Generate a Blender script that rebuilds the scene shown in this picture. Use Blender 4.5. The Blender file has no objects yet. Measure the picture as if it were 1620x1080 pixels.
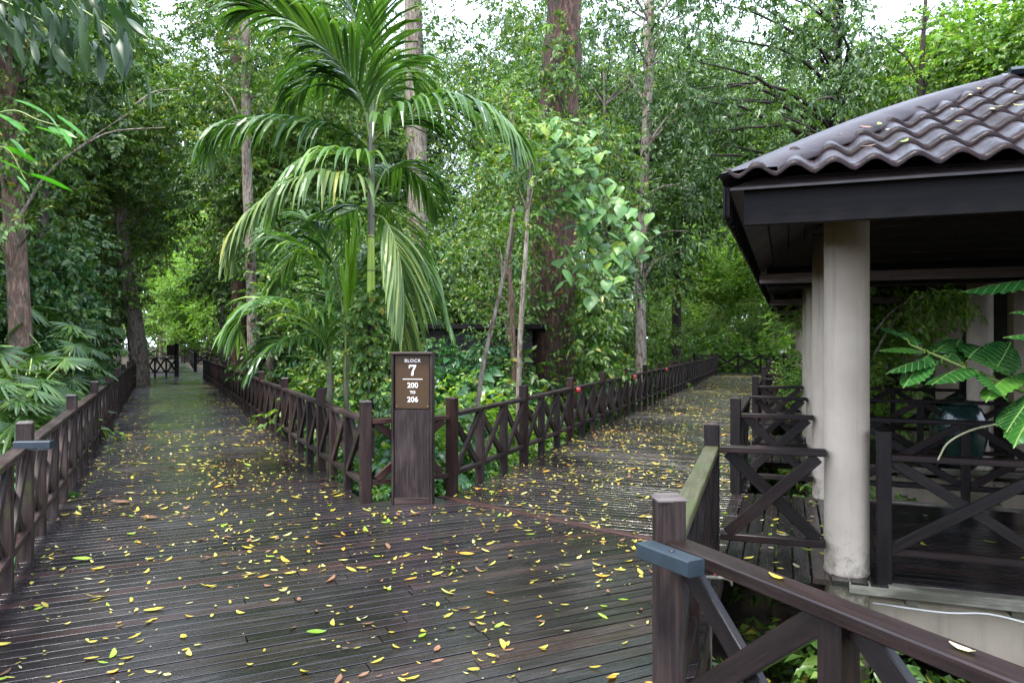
import bpy, math, random
import numpy as np
from mathutils import Vector, Matrix
from mathutils.noise import noise as noise_at

random.seed(7)
RNG = np.random.default_rng(11)
SC = bpy.context.scene
COL = SC.collection
R = math.radians
PI = math.pi
F = 1170.0          # focal length in pixels of the 1620 wide photograph
EYE = 1.6

# ------------------------------------------------------------------ camera
cam_d = bpy.data.cameras.new('camera')
cam_d.lens = 26.0
cam_d.sensor_width = 36.0
cam_d.clip_start = 0.05
cam_d.clip_end = 2000
cam = bpy.data.objects.new('camera', cam_d)
COL.objects.link(cam)
cam.location = (0, 0, EYE)
cam.rotation_euler = (R(90), 0, 0)
SC.camera = cam

# ------------------------------------------------------------------ world, sun, exposure
SUN_EL, SUN_AZ = 66.0, 215.0      # azimuth clockwise from +Y: behind the camera, to the left
world = bpy.data.worlds.new('World')
SC.world = world
world.use_nodes = True
nt = world.node_tree
nt.nodes.clear()
w_out = nt.nodes.new('ShaderNodeOutputWorld')
w_bg = nt.nodes.new('ShaderNodeBackground')
w_sky = nt.nodes.new('ShaderNodeTexSky')
w_sky.sky_type = 'NISHITA'
w_sky.sun_disc = False
w_sky.sun_elevation = R(SUN_EL)
w_sky.sun_rotation = R(SUN_AZ)
w_sky.air_density = 1.0
w_sky.dust_density = 3.0
w_sky.ozone_density = 1.5
w_tc = nt.nodes.new('ShaderNodeTexCoord')
w_no = nt.nodes.new('ShaderNodeTexNoise')
w_no.inputs['Scale'].default_value = 2.2
w_no.inputs['Detail'].default_value = 6
w_rp = nt.nodes.new('ShaderNodeMapRange')
w_rp.inputs[1].default_value = 0.35
w_rp.inputs[2].default_value = 0.6
w_rp.inputs[3].default_value = 0.55
w_rp.inputs[4].default_value = 1.0
w_mx = nt.nodes.new('ShaderNodeMix')
w_mx.data_type = 'RGBA'
w_mx.inputs[7].default_value = (7.7, 8.8, 11.0, 1)      # bright cloud cover
nt.links.new(w_tc.outputs['Generated'], w_no.inputs['Vector'])
nt.links.new(w_no.outputs['Fac'], w_rp.inputs[0])
nt.links.new(w_rp.outputs[0], w_mx.inputs[0])
nt.links.new(w_sky.outputs[0], w_mx.inputs[6])
nt.links.new(w_mx.outputs[2], w_bg.inputs[0])
w_bg.inputs[1].default_value = 0.14
nt.links.new(w_bg.outputs[0], w_out.inputs[0])

sun_d = bpy.data.lights.new('sun', 'SUN')
sun_d.energy = 2.4
sun_d.angle = R(12)
sun_d.color = (1.0, 0.95, 0.86)
sun = bpy.data.objects.new('sun', sun_d)
COL.objects.link(sun)
_d = Vector((math.sin(R(SUN_AZ)) * math.cos(R(SUN_EL)), math.cos(R(SUN_AZ)) * math.cos(R(SUN_EL)), math.sin(R(SUN_EL))))
sun.rotation_euler = (-_d).to_track_quat('-Z', 'Y').to_euler()
sun.location = (0, 0, 60)

SC.view_settings.view_transform = 'Standard'
SC.view_settings.look = 'None'
SC.view_settings.gamma = 1.0
SC.view_settings.use_curve_mapping = False
SC.view_settings.exposure = 1.7
SC.cycles.max_bounces = 6
SC.cycles.diffuse_bounces = 3
SC.cycles.glossy_bounces = 2
SC.cycles.transmission_bounces = 4
SC.cycles.caustics_reflective = False
SC.cycles.caustics_refractive = False
SC.cycles.use_denoising = True
SC.cycles.denoising_prefilter = 'FAST'

# ------------------------------------------------------------------ helpers
def at(px, py, Y):
    """point of the world that photograph pixel (px, py) shows at distance Y"""
    return Vector(((px - 810) / F * Y, Y, EYE - (py - 540) / F * Y))

def tag(o, label=None, cat=None, group=None, kind=None):
    if label: o['label'] = label
    if cat: o['category'] = cat
    if group: o['group'] = group
    if kind: o['kind'] = kind
    return o

def empty(name, loc=(0, 0, 0), rz=0.0):
    o = bpy.data.objects.new(name, None)
    o.location = loc
    o.rotation_euler = (0, 0, rz)
    o.empty_display_size = 0.2
    COL.objects.link(o)
    return o

def link(name, me, parent=None, loc=(0, 0, 0), rot=None):
    o = bpy.data.objects.new(name, me)
    COL.objects.link(o)
    o.location = loc
    if rot is not None:
        if hasattr(rot, 'to_euler'): rot = rot.to_euler()
        o.rotation_euler = rot
    if parent is not None: o.parent = parent
    return o

def mesh(name, verts, faces, mat, smooth=False):
    me = bpy.data.meshes.new(name)
    me.from_pydata([tuple(v) for v in verts], [], faces)
    me.materials.append(mat)
    if smooth:
        me.polygons.foreach_set('use_smooth', [True] * len(me.polygons))
    me.update()
    return me

def np_mesh(name, V, Fc, mat, smooth=False):
    """fast mesh out of numpy arrays; Fc is (n,3) or (n,4)"""
    k = Fc.shape[1]
    me = bpy.data.meshes.new(name)
    me.vertices.add(len(V))
    me.vertices.foreach_set('co', np.ascontiguousarray(V, dtype=np.float32).ravel())
    me.loops.add(Fc.size)
    me.loops.foreach_set('vertex_index', np.ascontiguousarray(Fc, dtype=np.int32).ravel())
    me.polygons.add(len(Fc))
    me.polygons.foreach_set('loop_start', np.arange(0, Fc.size, k, dtype=np.int32))
    me.polygons.foreach_set('loop_total', np.full(len(Fc), k, dtype=np.int32))
    if smooth: me.polygons.foreach_set('use_smooth', np.ones(len(Fc), dtype=bool))
    me.materials.append(mat)
    me.update(calc_edges=True)
    return me

def copy_tree(o, parent=None):
    c = o.copy()
    COL.objects.link(c)
    if parent is not None: c.parent = parent
    for ch in list(o.children): copy_tree(ch, c)
    return c

_bm = {}
def beam_mesh(L, w, h, mat, ch=0.004):
    key = (round(L, 2), round(w, 3), round(h, 3), mat.name, ch)
    if key in _bm: return _bm[key]
    L = key[0]
    a, b = w / 2, h / 2
    prof = [(a - ch, b), (a, b - ch), (a, -b + ch), (a - ch, -b), (-a + ch, -b), (-a, -b + ch), (-a, b - ch), (-a + ch, b)]
    V = [(0, y, z) for y, z in prof] + [(L, y, z) for y, z in prof]
    Fc = [(i, (i + 1) % 8, 8 + (i + 1) % 8, 8 + i) for i in range(8)]
    Fc += [tuple(range(7, -1, -1)), tuple(range(8, 16))]
    _bm[key] = mesh('timber', V, Fc, mat)
    return _bm[key]

def beam(name, p, q, w, h, mat, parent=None, ch=0.004, roll=0.0):
    """square timber from p to q (in the parent's frame), w wide and h high; its local X runs along it"""
    p, q = Vector(p), Vector(q)
    d = q - p
    L = d.length
    x = d.normalized()
    up = Vector((0, 0, 1)) if abs(x.z) < 0.98 else Vector((0, 1, 0))
    y = up.cross(x).normalized()
    z = x.cross(y)
    m = Matrix((x, y, z)).transposed()
    if roll: m = m @ Matrix.Rotation(roll, 3, 'X')
    o = link(name, beam_mesh(L, w, h, mat, ch), parent, p, m)
    return o

def box(name, lo, hi, mat, parent=None, ch=0.004):
    """axis aligned (in the parent's frame) box"""
    lo, hi = Vector(lo), Vector(hi)
    c = (lo + hi) / 2
    return beam(name, (lo.x, c.y, c.z), (hi.x, c.y, c.z), hi.y - lo.y, hi.z - lo.z, mat, parent, ch)

def tube_arrays(pts, rads, n=8, wob=0.0, seed=0):
    rg = np.random.default_rng(seed)
    pts = [Vector(p) for p in pts]
    V, Fc = [], []
    x = None
    for i, p in enumerate(pts):
        d = (pts[min(i + 1, len(pts) - 1)] - pts[max(i - 1, 0)]).normalized()
        if x is None:
            x = Vector((1, 0, 0)) if abs(d.x) < 0.9 else Vector((0, 1, 0))
        x = (x - d * x.dot(d)).normalized()
        y = d.cross(x)
        r = rads[i]
        for k in range(n):
            a = 2 * PI * k / n
            rr = r * (1 + wob * (rg.random() - 0.5) * 2)
            V.append(p + x * math.cos(a) * rr + y * math.sin(a) * rr)
    for i in range(len(pts) - 1):
        for k in range(n):
            a, b = i * n + k, i * n + (k + 1) % n
            Fc.append((a, b, b + n, a + n))
    return V, Fc

def tubes_mesh(name, items, mat, n=8, wob=0.0, smooth=True, caps=False):
    V, Fc = [], []
    for j, (pts, rads) in enumerate(items):
        v, f = tube_arrays(pts, rads, n, wob, j)
        o = len(V)
        V += v
        Fc += [tuple(i + o for i in q) for q in f]
        if caps:
            Fc.append(tuple(o + k for k in range(n - 1, -1, -1)))
            Fc.append(tuple(o + len(v) - n + k for k in range(n)))
    return mesh(name, V, Fc, mat, smooth)

def lathe(name, prof, mat, n=32, smooth=True):
    V, Fc = [], []
    for r, z in prof:
        for k in range(n):
            a = 2 * PI * k / n
            V.append((r * math.cos(a), r * math.sin(a), z))
    for i in range(len(prof) - 1):
        for k in range(n):
            a, b = i * n + k, i * n + (k + 1) % n
            Fc.append((a, b, b + n, a + n))
    Fc.append(tuple(range(n - 1, -1, -1)))
    Fc.append(tuple((len(prof) - 1) * n + k for k in range(n)))
    me = mesh(name, V, Fc, mat, smooth)
    if smooth:
        me.polygons[len(me.polygons) - 1].use_smooth = False
        me.polygons[len(me.polygons) - 2].use_smooth = False
    return me

def curve_pts(ctrl, n=12):
    """Catmull-Rom through control points"""
    P = [Vector(c) for c in ctrl]
    P = [P[0] * 2 - P[1]] + P + [P[-1] * 2 - P[-2]]
    segs = len(P) - 3
    out = []
    for k in range(n):
        t = k / (n - 1) * segs
        i = min(int(t), segs - 1)
        u = t - i
        a, b, c, d = P[i], P[i + 1], P[i + 2], P[i + 3]
        out.append(0.5 * ((2 * b) + (c - a) * u + (2 * a - 5 * b + 4 * c - d) * u * u + (3 * b - a - 3 * c + d) * u ** 3))
    return out

# ------------------------------------------------------------------ materials
def new_mat(name):
    m = bpy.data.materials.new(name)
    m.use_nodes = True
    n = m.node_tree
    b = n.nodes['Principled BSDF']
    return m, n, b

def N(n, t): return n.nodes.new(t)

def ramp(n, fac, stops):
    r = N(n, 'ShaderNodeValToRGB')
    e = r.color_ramp.elements
    while len(e) < len(stops): e.new(0.5)
    for i, (p, c) in enumerate(stops):
        e[i].position = p
        e[i].color = (*c, 1)
    n.links.new(fac, r.inputs[0])
    return r.outputs[0]

def noise(n, vec, scale, detail=4, rough=0.6, out='Fac'):
    t = N(n, 'ShaderNodeTexNoise')
    t.inputs['Scale'].default_value = scale
    t.inputs['Detail'].default_value = detail
    t.inputs['Roughness'].default_value = rough
    n.links.new(vec, t.inputs['Vector'])
    return t.outputs[out]

def mathn(n, op, a, b=None, clamp=False):
    t = N(n, 'ShaderNodeMath')
    t.operation = op
    t.use_clamp = clamp
    for i, v in enumerate((a, b)):
        if v is None: continue
        if isinstance(v, (int, float)): t.inputs[i].default_value = v
        else: n.links.new(v, t.inputs[i])
    return t.outputs[0]

def mixc(n, fac, a, b, mode='MIX'):
    t = N(n, 'ShaderNodeMix')
    t.data_type = 'RGBA'
    t.blend_type = mode
    for i, v in ((0, fac), (6, a), (7, b)):
        if isinstance(v, (int, float)): t.inputs[i].default_value = v
        elif isinstance(v, tuple): t.inputs[i].default_value = (*v, 1)
        else: n.links.new(v, t.inputs[i])
    return t.outputs[2]

def scaled(n, vec, sc):
    m = N(n, 'ShaderNodeMapping')
    m.inputs['Scale'].default_value = sc
    n.links.new(vec, m.inputs['Vector'])
    return m.outputs[0]

def grain_vec(n):
    tc = N(n, 'ShaderNodeTexCoord').outputs['Object']
    oi = N(n, 'ShaderNodeObjectInfo').outputs['Random']
    gi = N(n, 'ShaderNodeNewGeometry').outputs['Random Per Island']
    s = mathn(n, 'FRACT', mathn(n, 'ADD', oi, gi))
    c = N(n, 'ShaderNodeCombineXYZ')
    m = mathn(n, 'MULTIPLY', s, 37.0)
    for i in range(3): n.links.new(m, c.inputs[i])
    a = N(n, 'ShaderNodeVectorMath')
    a.operation = 'ADD'
    n.links.new(tc, a.inputs[0])
    n.links.new(c.outputs[0], a.inputs[1])
    return a.outputs[0], s

def bump(n, b, h, strength=0.4, dist=0.01):
    t = N(n, 'ShaderNodeBump')
    t.inputs['Strength'].default_value = strength
    t.inputs['Distance'].default_value = dist
    n.links.new(h, t.inputs['Height'])
    n.links.new(t.outputs[0], b.inputs['Normal'])

def wood(name, dark, mid, light, rough=(0.3, 0.6), wear=0.5, moss=0.0, spec=0.5, gscale=1.0):
    m, n, b = new_mat(name)
    v, s = grain_vec(n)
    g = noise(n, scaled(n, v, (3.0 * gscale, 55 * gscale, 55 * gscale)), 1.0, 6, 0.65)
    big = noise(n, scaled(n, v, (1.2, 4, 4)), 1.3, 4)
    base = ramp(n, g, [(0.28, dark), (0.5, mid), (0.75, light)])
    tone = ramp(n, s, [(0.0, (0.55, 0.55, 0.58)), (0.5, (1, 1, 1)), (1.0, (1.45, 1.25, 1.2))])
    c = mixc(n, 1.0, base, tone, 'MULTIPLY')
    wr = mathn(n, 'MULTIPLY', mathn(n, 'SUBTRACT', big, 0.48, True), 5.0 * wear, True)
    c = mixc(n, wr, c, tuple(min(1, x * 1.7 + 0.02) for x in light))
    if moss:
        mo = noise(n, v, 3.0, 5, 0.7)
        c = mixc(n, mathn(n, 'MULTIPLY', mathn(n, 'SUBTRACT', mo, 0.62 - moss * 0.3, True), 6.0, True), c, (0.045, 0.06, 0.014))
    n.links.new(c, b.inputs['Base Color'])
    rr = N(n, 'ShaderNodeMapRange')
    n.links.new(big, rr.inputs[0])
    rr.inputs[1].default_value = 0.3
    rr.inputs[2].default_value = 0.7
    rr.inputs[3].default_value = rough[0]
    rr.inputs[4].default_value = rough[1]
    n.links.new(rr.outputs[0], b.inputs['Roughness'])
    b.inputs['Specular IOR Level'].default_value = spec
    bump(n, b, g, 0.5, 0.004)
    return m

M = {}
M['fence'] = wood('weathered brown timber', (0.006, 0.0035, 0.003), (0.02, 0.0118, 0.0098), (0.055, 0.037, 0.032), (0.4, 0.7), 0.2, 0.12, 0.25)
M['fence_dark'] = wood('dark stained timber', (0.003, 0.0018, 0.0015), (0.0075, 0.004, 0.0034), (0.02, 0.011, 0.0095), (0.35, 0.6), 0.08, 0.0, 0.25)
M['fence_red'] = wood('red brown timber', (0.008, 0.0035, 0.0027), (0.024, 0.0095, 0.007), (0.05, 0.024, 0.018), (0.35, 0.6), 0.15, 0.0, 0.3)
M['post_cap'] = wood('bleached end grain', (0.014, 0.011, 0.01), (0.04, 0.033, 0.03), (0.09, 0.08, 0.074), (0.5, 0.8), 0.35)
M['moss_rail'] = wood('algae covered rail timber', (0.022, 0.022, 0.009), (0.05, 0.048, 0.02), (0.085, 0.078, 0.042), (0.4, 0.7), 0.15, 0.45)
M['rail_wet'] = wood('wet dark rail timber', (0.005, 0.0035, 0.003), (0.009, 0.005, 0.0042), (0.022, 0.0125, 0.011), (0.22, 0.42), 0.1, 0.0, 0.35)
M['edge_board'] = wood('peeling pale edge board', (0.02, 0.016, 0.01), (0.075, 0.066, 0.046), (0.22, 0.205, 0.155), (0.6, 0.9), 0.6, 0.25, gscale=0.5)
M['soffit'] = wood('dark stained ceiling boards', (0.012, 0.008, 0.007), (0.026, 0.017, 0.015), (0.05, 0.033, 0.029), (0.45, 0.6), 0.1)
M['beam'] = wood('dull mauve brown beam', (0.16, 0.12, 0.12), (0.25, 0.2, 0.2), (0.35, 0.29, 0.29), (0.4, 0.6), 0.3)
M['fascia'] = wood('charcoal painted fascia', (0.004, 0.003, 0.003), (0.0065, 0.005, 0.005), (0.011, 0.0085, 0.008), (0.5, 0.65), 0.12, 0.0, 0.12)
M['sign_wood'] = wood('rough sawn sign timber', (0.006, 0.0033, 0.0028), (0.019, 0.0105, 0.0088), (0.055, 0.036, 0.031), (0.35, 0.6), 0.3, 0.0, 0.3)

def deck_mat():
    m, n, b = new_mat('wet boardwalk plank')
    v, s = grain_vec(n)
    g = noise(n, scaled(n, v, (2.5, 70, 70)), 1.0, 6, 0.7)
    geo = N(n, 'ShaderNodeNewGeometry')
    big = noise(n, geo.outputs['Position'], 0.55, 4, 0.55)
    blot = noise(n, scaled(n, v, (1.5, 8, 8)), 1.5, 5, 0.7)
    base = ramp(n, g, [(0.25, (0.0055, 0.004, 0.004)), (0.5, (0.0135, 0.0102, 0.0104)), (0.78, (0.044, 0.034, 0.034))])
    tone = ramp(n, s, [(0.0, (0.5, 0.52, 0.58)), (0.45, (0.95, 0.95, 1.0)), (0.85, (1.25, 1.2, 1.15)), (0.95, (2.0, 1.35, 1.25)), (1.0, (1.6, 1.5, 1.5))])
    c = mixc(n, 1.0, base, tone, 'MULTIPLY')
    c = mixc(n, mathn(n, 'MULTIPLY', mathn(n, 'SUBTRACT', blot, 0.55, True), 3.0, True), c, (0.055, 0.044, 0.042))
    n.links.new(c, b.inputs['Base Color'])
    wet = mathn(n, 'ADD', mathn(n, 'MULTIPLY', mathn(n, 'SUBTRACT', big, 0.38, True), 1.1), mathn(n, 'MULTIPLY', blot, 0.38))
    rr = N(n, 'ShaderNodeMapRange')
    n.links.new(wet, rr.inputs[0])
    rr.inputs[1].default_value = 0.12
    rr.inputs[2].default_value = 0.5
    rr.inputs[3].default_value = 0.06
    rr.inputs[4].default_value = 0.34
    n.links.new(rr.outputs[0], b.inputs['Roughness'])
    b.inputs['Specular IOR Level'].default_value = 1.0
    bump(n, b, g, 0.35, 0.003)
    return m
M['deck'] = deck_mat()

def plain(name, c1, c2, scale=3.0, rough=0.7, metal=0.0, spec=0.5, bumpy=0.0, stain=None, detail=6):
    m, n, b = new_mat(name)
    tc = N(n, 'ShaderNodeTexCoord').outputs['Object']
    f = noise(n, tc, scale, detail, 0.65)
    c = ramp(n, f, [(0.3, c1), (0.7, c2)])
    if stain:
        st = noise(n, scaled(n, tc, (6, 6, 0.6)), 1.0, 5, 0.7)
        c = mixc(n, mathn(n, 'MULTIPLY', mathn(n, 'SUBTRACT', st, 0.5, True), 3.0, True), c, stain)
    n.links.new(c, b.inputs['Base Color'])
    b.inputs['Roughness'].default_value = rough
    b.inputs['Metallic'].default_value = metal
    b.inputs['Specular IOR Level'].default_value = spec
    if bumpy: bump(n, b, noise(n, tc, scale * 8, 6, 0.7), bumpy, 0.01)
    return m

M['beige'] = plain('beige painted render', (0.33, 0.262, 0.19), (0.41, 0.33, 0.245), 2.0, 0.6, bumpy=0.15, stain=(0.24, 0.19, 0.15))
def column_mat():
    m, n, b = new_mat('beige column paint with splash marks')
    tc = N(n, 'ShaderNodeTexCoord').outputs['Object']
    f = noise(n, tc, 2.2, 6, 0.65)
    c = ramp(n, f, [(0.3, (0.36, 0.295, 0.225)), (0.7, (0.46, 0.385, 0.3))])
    sp = N(n, 'ShaderNodeSeparateXYZ')
    n.links.new(tc, sp.inputs[0])
    low = mathn(n, 'SUBTRACT', 0.55, sp.outputs[2], True)
    spl = mathn(n, 'MULTIPLY', mathn(n, 'SUBTRACT', mathn(n, 'ADD', noise(n, tc, 14.0, 6, 0.75), mathn(n, 'MULTIPLY', low, 0.45)), 0.68, True), 5.0, True)
    c = mixc(n, spl, c, (0.19, 0.16, 0.105))
    drip = noise(n, scaled(n, tc, (14, 14, 0.5)), 1.0, 5, 0.7)
    c = mixc(n, mathn(n, 'MULTIPLY', mathn(n, 'SUBTRACT', drip, 0.57, True), 3.5, True), c, (0.22, 0.18, 0.125))
    n.links.new(c, b.inputs['Base Color'])
    b.inputs['Roughness'].default_value = 0.62
    bump(n, b, noise(n, tc, 30.0, 6, 0.7), 0.2, 0.004)
    return m
M['column'] = column_mat()
M['roof_tile'] = plain('wet brown metal roof tile', (0.012, 0.007, 0.0075), (0.03, 0.018, 0.019), 14.0, 0.4, 0.0, 0.16, 0.1)
M['roof_cap'] = plain('grey brown roof flashing', (0.016, 0.0115, 0.0125), (0.036, 0.027, 0.029), 6.0, 0.45, 0.0, 0.2)
M['steel_blue'] = plain('dark blue grey lamp housing', (0.009, 0.016, 0.022), (0.015, 0.026, 0.035), 12.0, 0.45, 0.0, 0.5)
M['black'] = plain('black painted metal', (0.01, 0.01, 0.011), (0.02, 0.02, 0.022), 8.0, 0.4)
M['red'] = plain('faded red plastic', (0.25, 0.02, 0.02), (0.42, 0.05, 0.04), 30.0, 0.4)
M['plate'] = plain('brown enamel sign plate', (0.045, 0.024, 0.01), (0.055, 0.03, 0.013), 4.0, 0.5, 0.0, 0.25)
M['letter'] = plain('off white sign lettering', (0.72, 0.68, 0.62), (0.8, 0.76, 0.7), 20.0, 0.5)
M['screw'] = plain('tarnished brass screw', (0.3, 0.2, 0.08), (0.4, 0.3, 0.12), 20.0, 0.4, 0.8)
M['glaze'] = plain('dark green glazed ceramic', (0.008, 0.022, 0.018), (0.02, 0.045, 0.038), 3.0, 0.15, 0.0, 0.8, 0.03)
M['pvc'] = plain('off white cable', (0.5, 0.48, 0.44), (0.65, 0.62, 0.58), 9.0, 0.5)
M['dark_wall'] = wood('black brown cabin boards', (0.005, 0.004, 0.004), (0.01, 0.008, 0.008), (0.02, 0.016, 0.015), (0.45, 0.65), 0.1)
M['soil'] = plain('forest floor soil and litter', (0.018, 0.014, 0.008), (0.05, 0.036, 0.02), 2.5, 0.9, bumpy=0.8)

def tile_mat():
    m, n, b = new_mat('weathered brown roof tile')
    tc = N(n, 'ShaderNodeTexCoord').outputs['Object']
    c = ramp(n, noise(n, tc, 6.0, 6, 0.7), [(0.3, (0.006, 0.003, 0.0034)), (0.7, (0.019, 0.0105, 0.0115))])
    g = noise(n, tc, 38.0, 5, 0.75)
    c = mixc(n, mathn(n, 'MULTIPLY', mathn(n, 'SUBTRACT', g, 0.6, True), 6.0, True), c, (0.045, 0.034, 0.03))
    d = noise(n, tc, 3.0, 6, 0.8)
    c = mixc(n, mathn(n, 'MULTIPLY', mathn(n, 'SUBTRACT', d, 0.56, True), 5.0, True), c, (0.02, 0.018, 0.009))
    n.links.new(c, b.inputs['Base Color'])
    rr = N(n, 'ShaderNodeMapRange')
    n.links.new(d, rr.inputs[0])
    rr.inputs[1].default_value = 0.35
    rr.inputs[2].default_value = 0.65
    rr.inputs[3].default_value = 0.22
    rr.inputs[4].default_value = 0.6
    n.links.new(rr.outputs[0], b.inputs['Roughness'])
    b.inputs['Specular IOR Level'].default_value = 0.12
    bump(n, b, g, 0.25, 0.006)
    return m
M['roof_tile'] = tile_mat()
def bark(name, c1, c2, c3, scale=4.0, patch=None):
    m, n, b = new_mat(name)
    tc = N(n, 'ShaderNodeTexCoord').outputs['Object']
    f = noise(n, scaled(n, tc, (6, 6, 1.1)), scale, 7, 0.7)
    c = ramp(n, f, [(0.3, c1), (0.5, c2), (0.7, c3)])
    if patch:
        p = noise(n, scaled(n, tc, (3, 3, 1.6)), 2.2, 5, 0.75)
        c = mixc(n, mathn(n, 'MULTIPLY', mathn(n, 'SUBTRACT', p, 0.5, True), 9.0, True), c, patch)
    n.links.new(c, b.inputs['Base Color'])
    b.inputs['Roughness'].default_value = 0.8
    bump(n, b, f, 1.0, 0.09)
    return m
M['bark_red'] = bark('red brown flaky bark', (0.012, 0.006, 0.004), (0.095, 0.042, 0.028), (0.27, 0.15, 0.105), 3.0, (0.04, 0.038, 0.02))
M['bark_pale'] = bark('pale mottled bark', (0.09, 0.065, 0.045), (0.28, 0.23, 0.18), (0.5, 0.45, 0.38), 4.0, (0.1, 0.055, 0.035))
M['bark_grey'] = bark('grey bark', (0.05, 0.04, 0.03), (0.14, 0.115, 0.09), (0.27, 0.23, 0.19), 4.0, (0.045, 0.05, 0.025))
M['bark_dark'] = bark('dark forest bark', (0.015, 0.01, 0.008), (0.04, 0.028, 0.02), (0.08, 0.06, 0.045), 4.0)
M['bark_orange'] = bark('orange brown bark', (0.04, 0.02, 0.013), (0.16, 0.09, 0.06), (0.36, 0.25, 0.18), 4.0, (0.07, 0.06, 0.035))

def leaf_mat(name, ca, cb, cc=None, rough=0.38, trans=0.3, hi=None, spec=0.5, veins=0.0):
    m, n, b = new_mat(name)
    g = N(n, 'ShaderNodeNewGeometry')
    oi = N(n, 'ShaderNodeObjectInfo').outputs['Random']
    rnd = g.outputs['Random Per Island']
    r2 = mathn(n, 'FRACT', mathn(n, 'ADD', rnd, oi))
    stops = [(0.0, ca), (0.6, cb), (0.93, cc or cb)]
    if hi: stops.append((0.985, hi))
    c = ramp(n, r2, stops)
    big = noise(n, g.outputs['Position'], 0.5, 3)
    c = mixc(n, 1.0, c, ramp(n, big, [(0.3, (0.72, 0.8, 0.75)), (0.7, (1.25, 1.2, 1.05))]), 'MULTIPLY')
    n.links.new(c, b.inputs['Base Color'])
    b.inputs['Roughness'].default_value = rough
    b.inputs['Specular IOR Level'].default_value = spec
    tr = N(n, 'ShaderNodeBsdfTranslucent')
    tcol = mixc(n, 1.0, c, (1.5, 1.7, 0.6), 'MULTIPLY')
    n.links.new(tcol, tr.inputs[0])
    mx = N(n, 'ShaderNodeMixShader')
    mx.inputs[0].default_value = trans
    n.links.new(b.outputs[0], mx.inputs[1])
    n.links.new(tr.outputs[0], mx.inputs[2])
    n.links.new(mx.outputs[0], n.nodes['Material Output'].inputs[0])
    return m
M['leaf_dark'] = leaf_mat('dark glossy leaves', (0.030, 0.065, 0.020), (0.059, 0.123, 0.032), (0.117, 0.189, 0.048), 0.35, 0.25)
M['leaf_mid'] = leaf_mat('mid green leaves', (0.045, 0.098, 0.020), (0.090, 0.176, 0.037), (0.179, 0.260, 0.051), 0.4, 0.32, (0.3, 0.26, 0.04))
M['leaf_light'] = leaf_mat('light green leaves', (0.088, 0.176, 0.031), (0.165, 0.297, 0.054), (0.264, 0.396, 0.077), 0.42, 0.42, (0.36, 0.36, 0.06))
M['leaf_blue'] = leaf_mat('blue green understorey leaves', (0.020, 0.068, 0.027), (0.038, 0.115, 0.045), (0.068, 0.162, 0.054), 0.3, 0.25)
M['leaf_vine'] = leaf_mat('pale soft vine leaves', (0.068, 0.162, 0.043), (0.111, 0.231, 0.073), (0.162, 0.274, 0.060), 0.42, 0.3, (0.38, 0.45, 0.06))
M['frond_dark'] = leaf_mat('deep green palm leaflets', (0.031, 0.081, 0.021), (0.060, 0.135, 0.029), (0.102, 0.189, 0.039), 0.28, 0.28)
M['frond_pale'] = leaf_mat('faded pale palm leaflets', (0.063, 0.113, 0.036), (0.116, 0.187, 0.063), (0.222, 0.271, 0.090), 0.4, 0.25, (0.3, 0.28, 0.06), 0.3)
M['frond_mid'] = leaf_mat('mid green palm leaflets', (0.060, 0.137, 0.034), (0.120, 0.232, 0.058), (0.209, 0.328, 0.069), 0.32, 0.28)
M['frond_new'] = leaf_mat('bright new palm leaf', (0.14, 0.28, 0.02), (0.2, 0.36, 0.03), None, 0.4, 0.35)
M['fan'] = leaf_mat('fan palm leaf', (0.021, 0.055, 0.015), (0.040, 0.094, 0.022), (0.080, 0.144, 0.029), 0.3, 0.22)
M['breadfruit'] = leaf_mat('broad glossy leaf', (0.012, 0.05, 0.014), (0.02, 0.085, 0.018), (0.05, 0.14, 0.02), 0.16, 0.22, None, 0.9)
_n = M['breadfruit'].node_tree
_pb = _n.nodes['Principled BSDF']
_src = _pb.inputs['Base Color'].links[0].from_socket
_sx = N(_n, 'ShaderNodeSeparateXYZ')
_n.links.new(N(_n, 'ShaderNodeTexCoord').outputs['Object'], _sx.inputs[0])
_ay = mathn(_n, 'ABSOLUTE', _sx.outputs[1])
_mid = mathn(_n, 'LESS_THAN', _ay, 0.007)
_w = mathn(_n, 'PINGPONG', mathn(_n, 'SUBTRACT', _sx.outputs[0], mathn(_n, 'MULTIPLY', _ay, 0.75)), 0.055)
_vein = mathn(_n, 'MAXIMUM', _mid, mathn(_n, 'MULTIPLY', mathn(_n, 'LESS_THAN', _w, 0.006), 0.6))
_n.links.new(mixc(_n, _vein, _src, (0.16, 0.24, 0.07)), _pb.inputs['Base Color'])
bump(_n, _pb, _w, 0.6, 0.02)
M['big_dark'] = leaf_mat('long hanging leaf', (0.012, 0.036, 0.012), (0.021, 0.055, 0.017), (0.038, 0.081, 0.021), 0.38, 0.3, None, 0.35)
M['bright_leaf'] = leaf_mat('bright pointed leaf', (0.04, 0.19, 0.015), (0.08, 0.28, 0.02), None, 0.3, 0.4)
M['stem_green'] = plain('yellow green palm shaft', (0.2, 0.32, 0.02), (0.32, 0.42, 0.03), 4.0, 0.35)
M['stem_grey'] = plain('grey green palm stem', (0.07, 0.075, 0.04), (0.15, 0.14, 0.085), 6.0, 0.5)
M['rachis'] = plain('green palm leaf stalk', (0.09, 0.14, 0.02), (0.16, 0.22, 0.04), 6.0, 0.4)
M['fall_yellow'] = leaf_mat('fallen yellow leaf', (0.3, 0.23, 0.025), (0.42, 0.35, 0.05), (0.42, 0.38, 0.15), 0.45, 0.1)
M['fall_lime'] = leaf_mat('fallen lime green leaf', (0.15, 0.27, 0.02), (0.24, 0.35, 0.03), None, 0.4, 0.15)
M['fall_orange'] = leaf_mat('fallen orange leaf', (0.45, 0.2, 0.02), (0.6, 0.3, 0.03), None, 0.4, 0.1)
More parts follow.
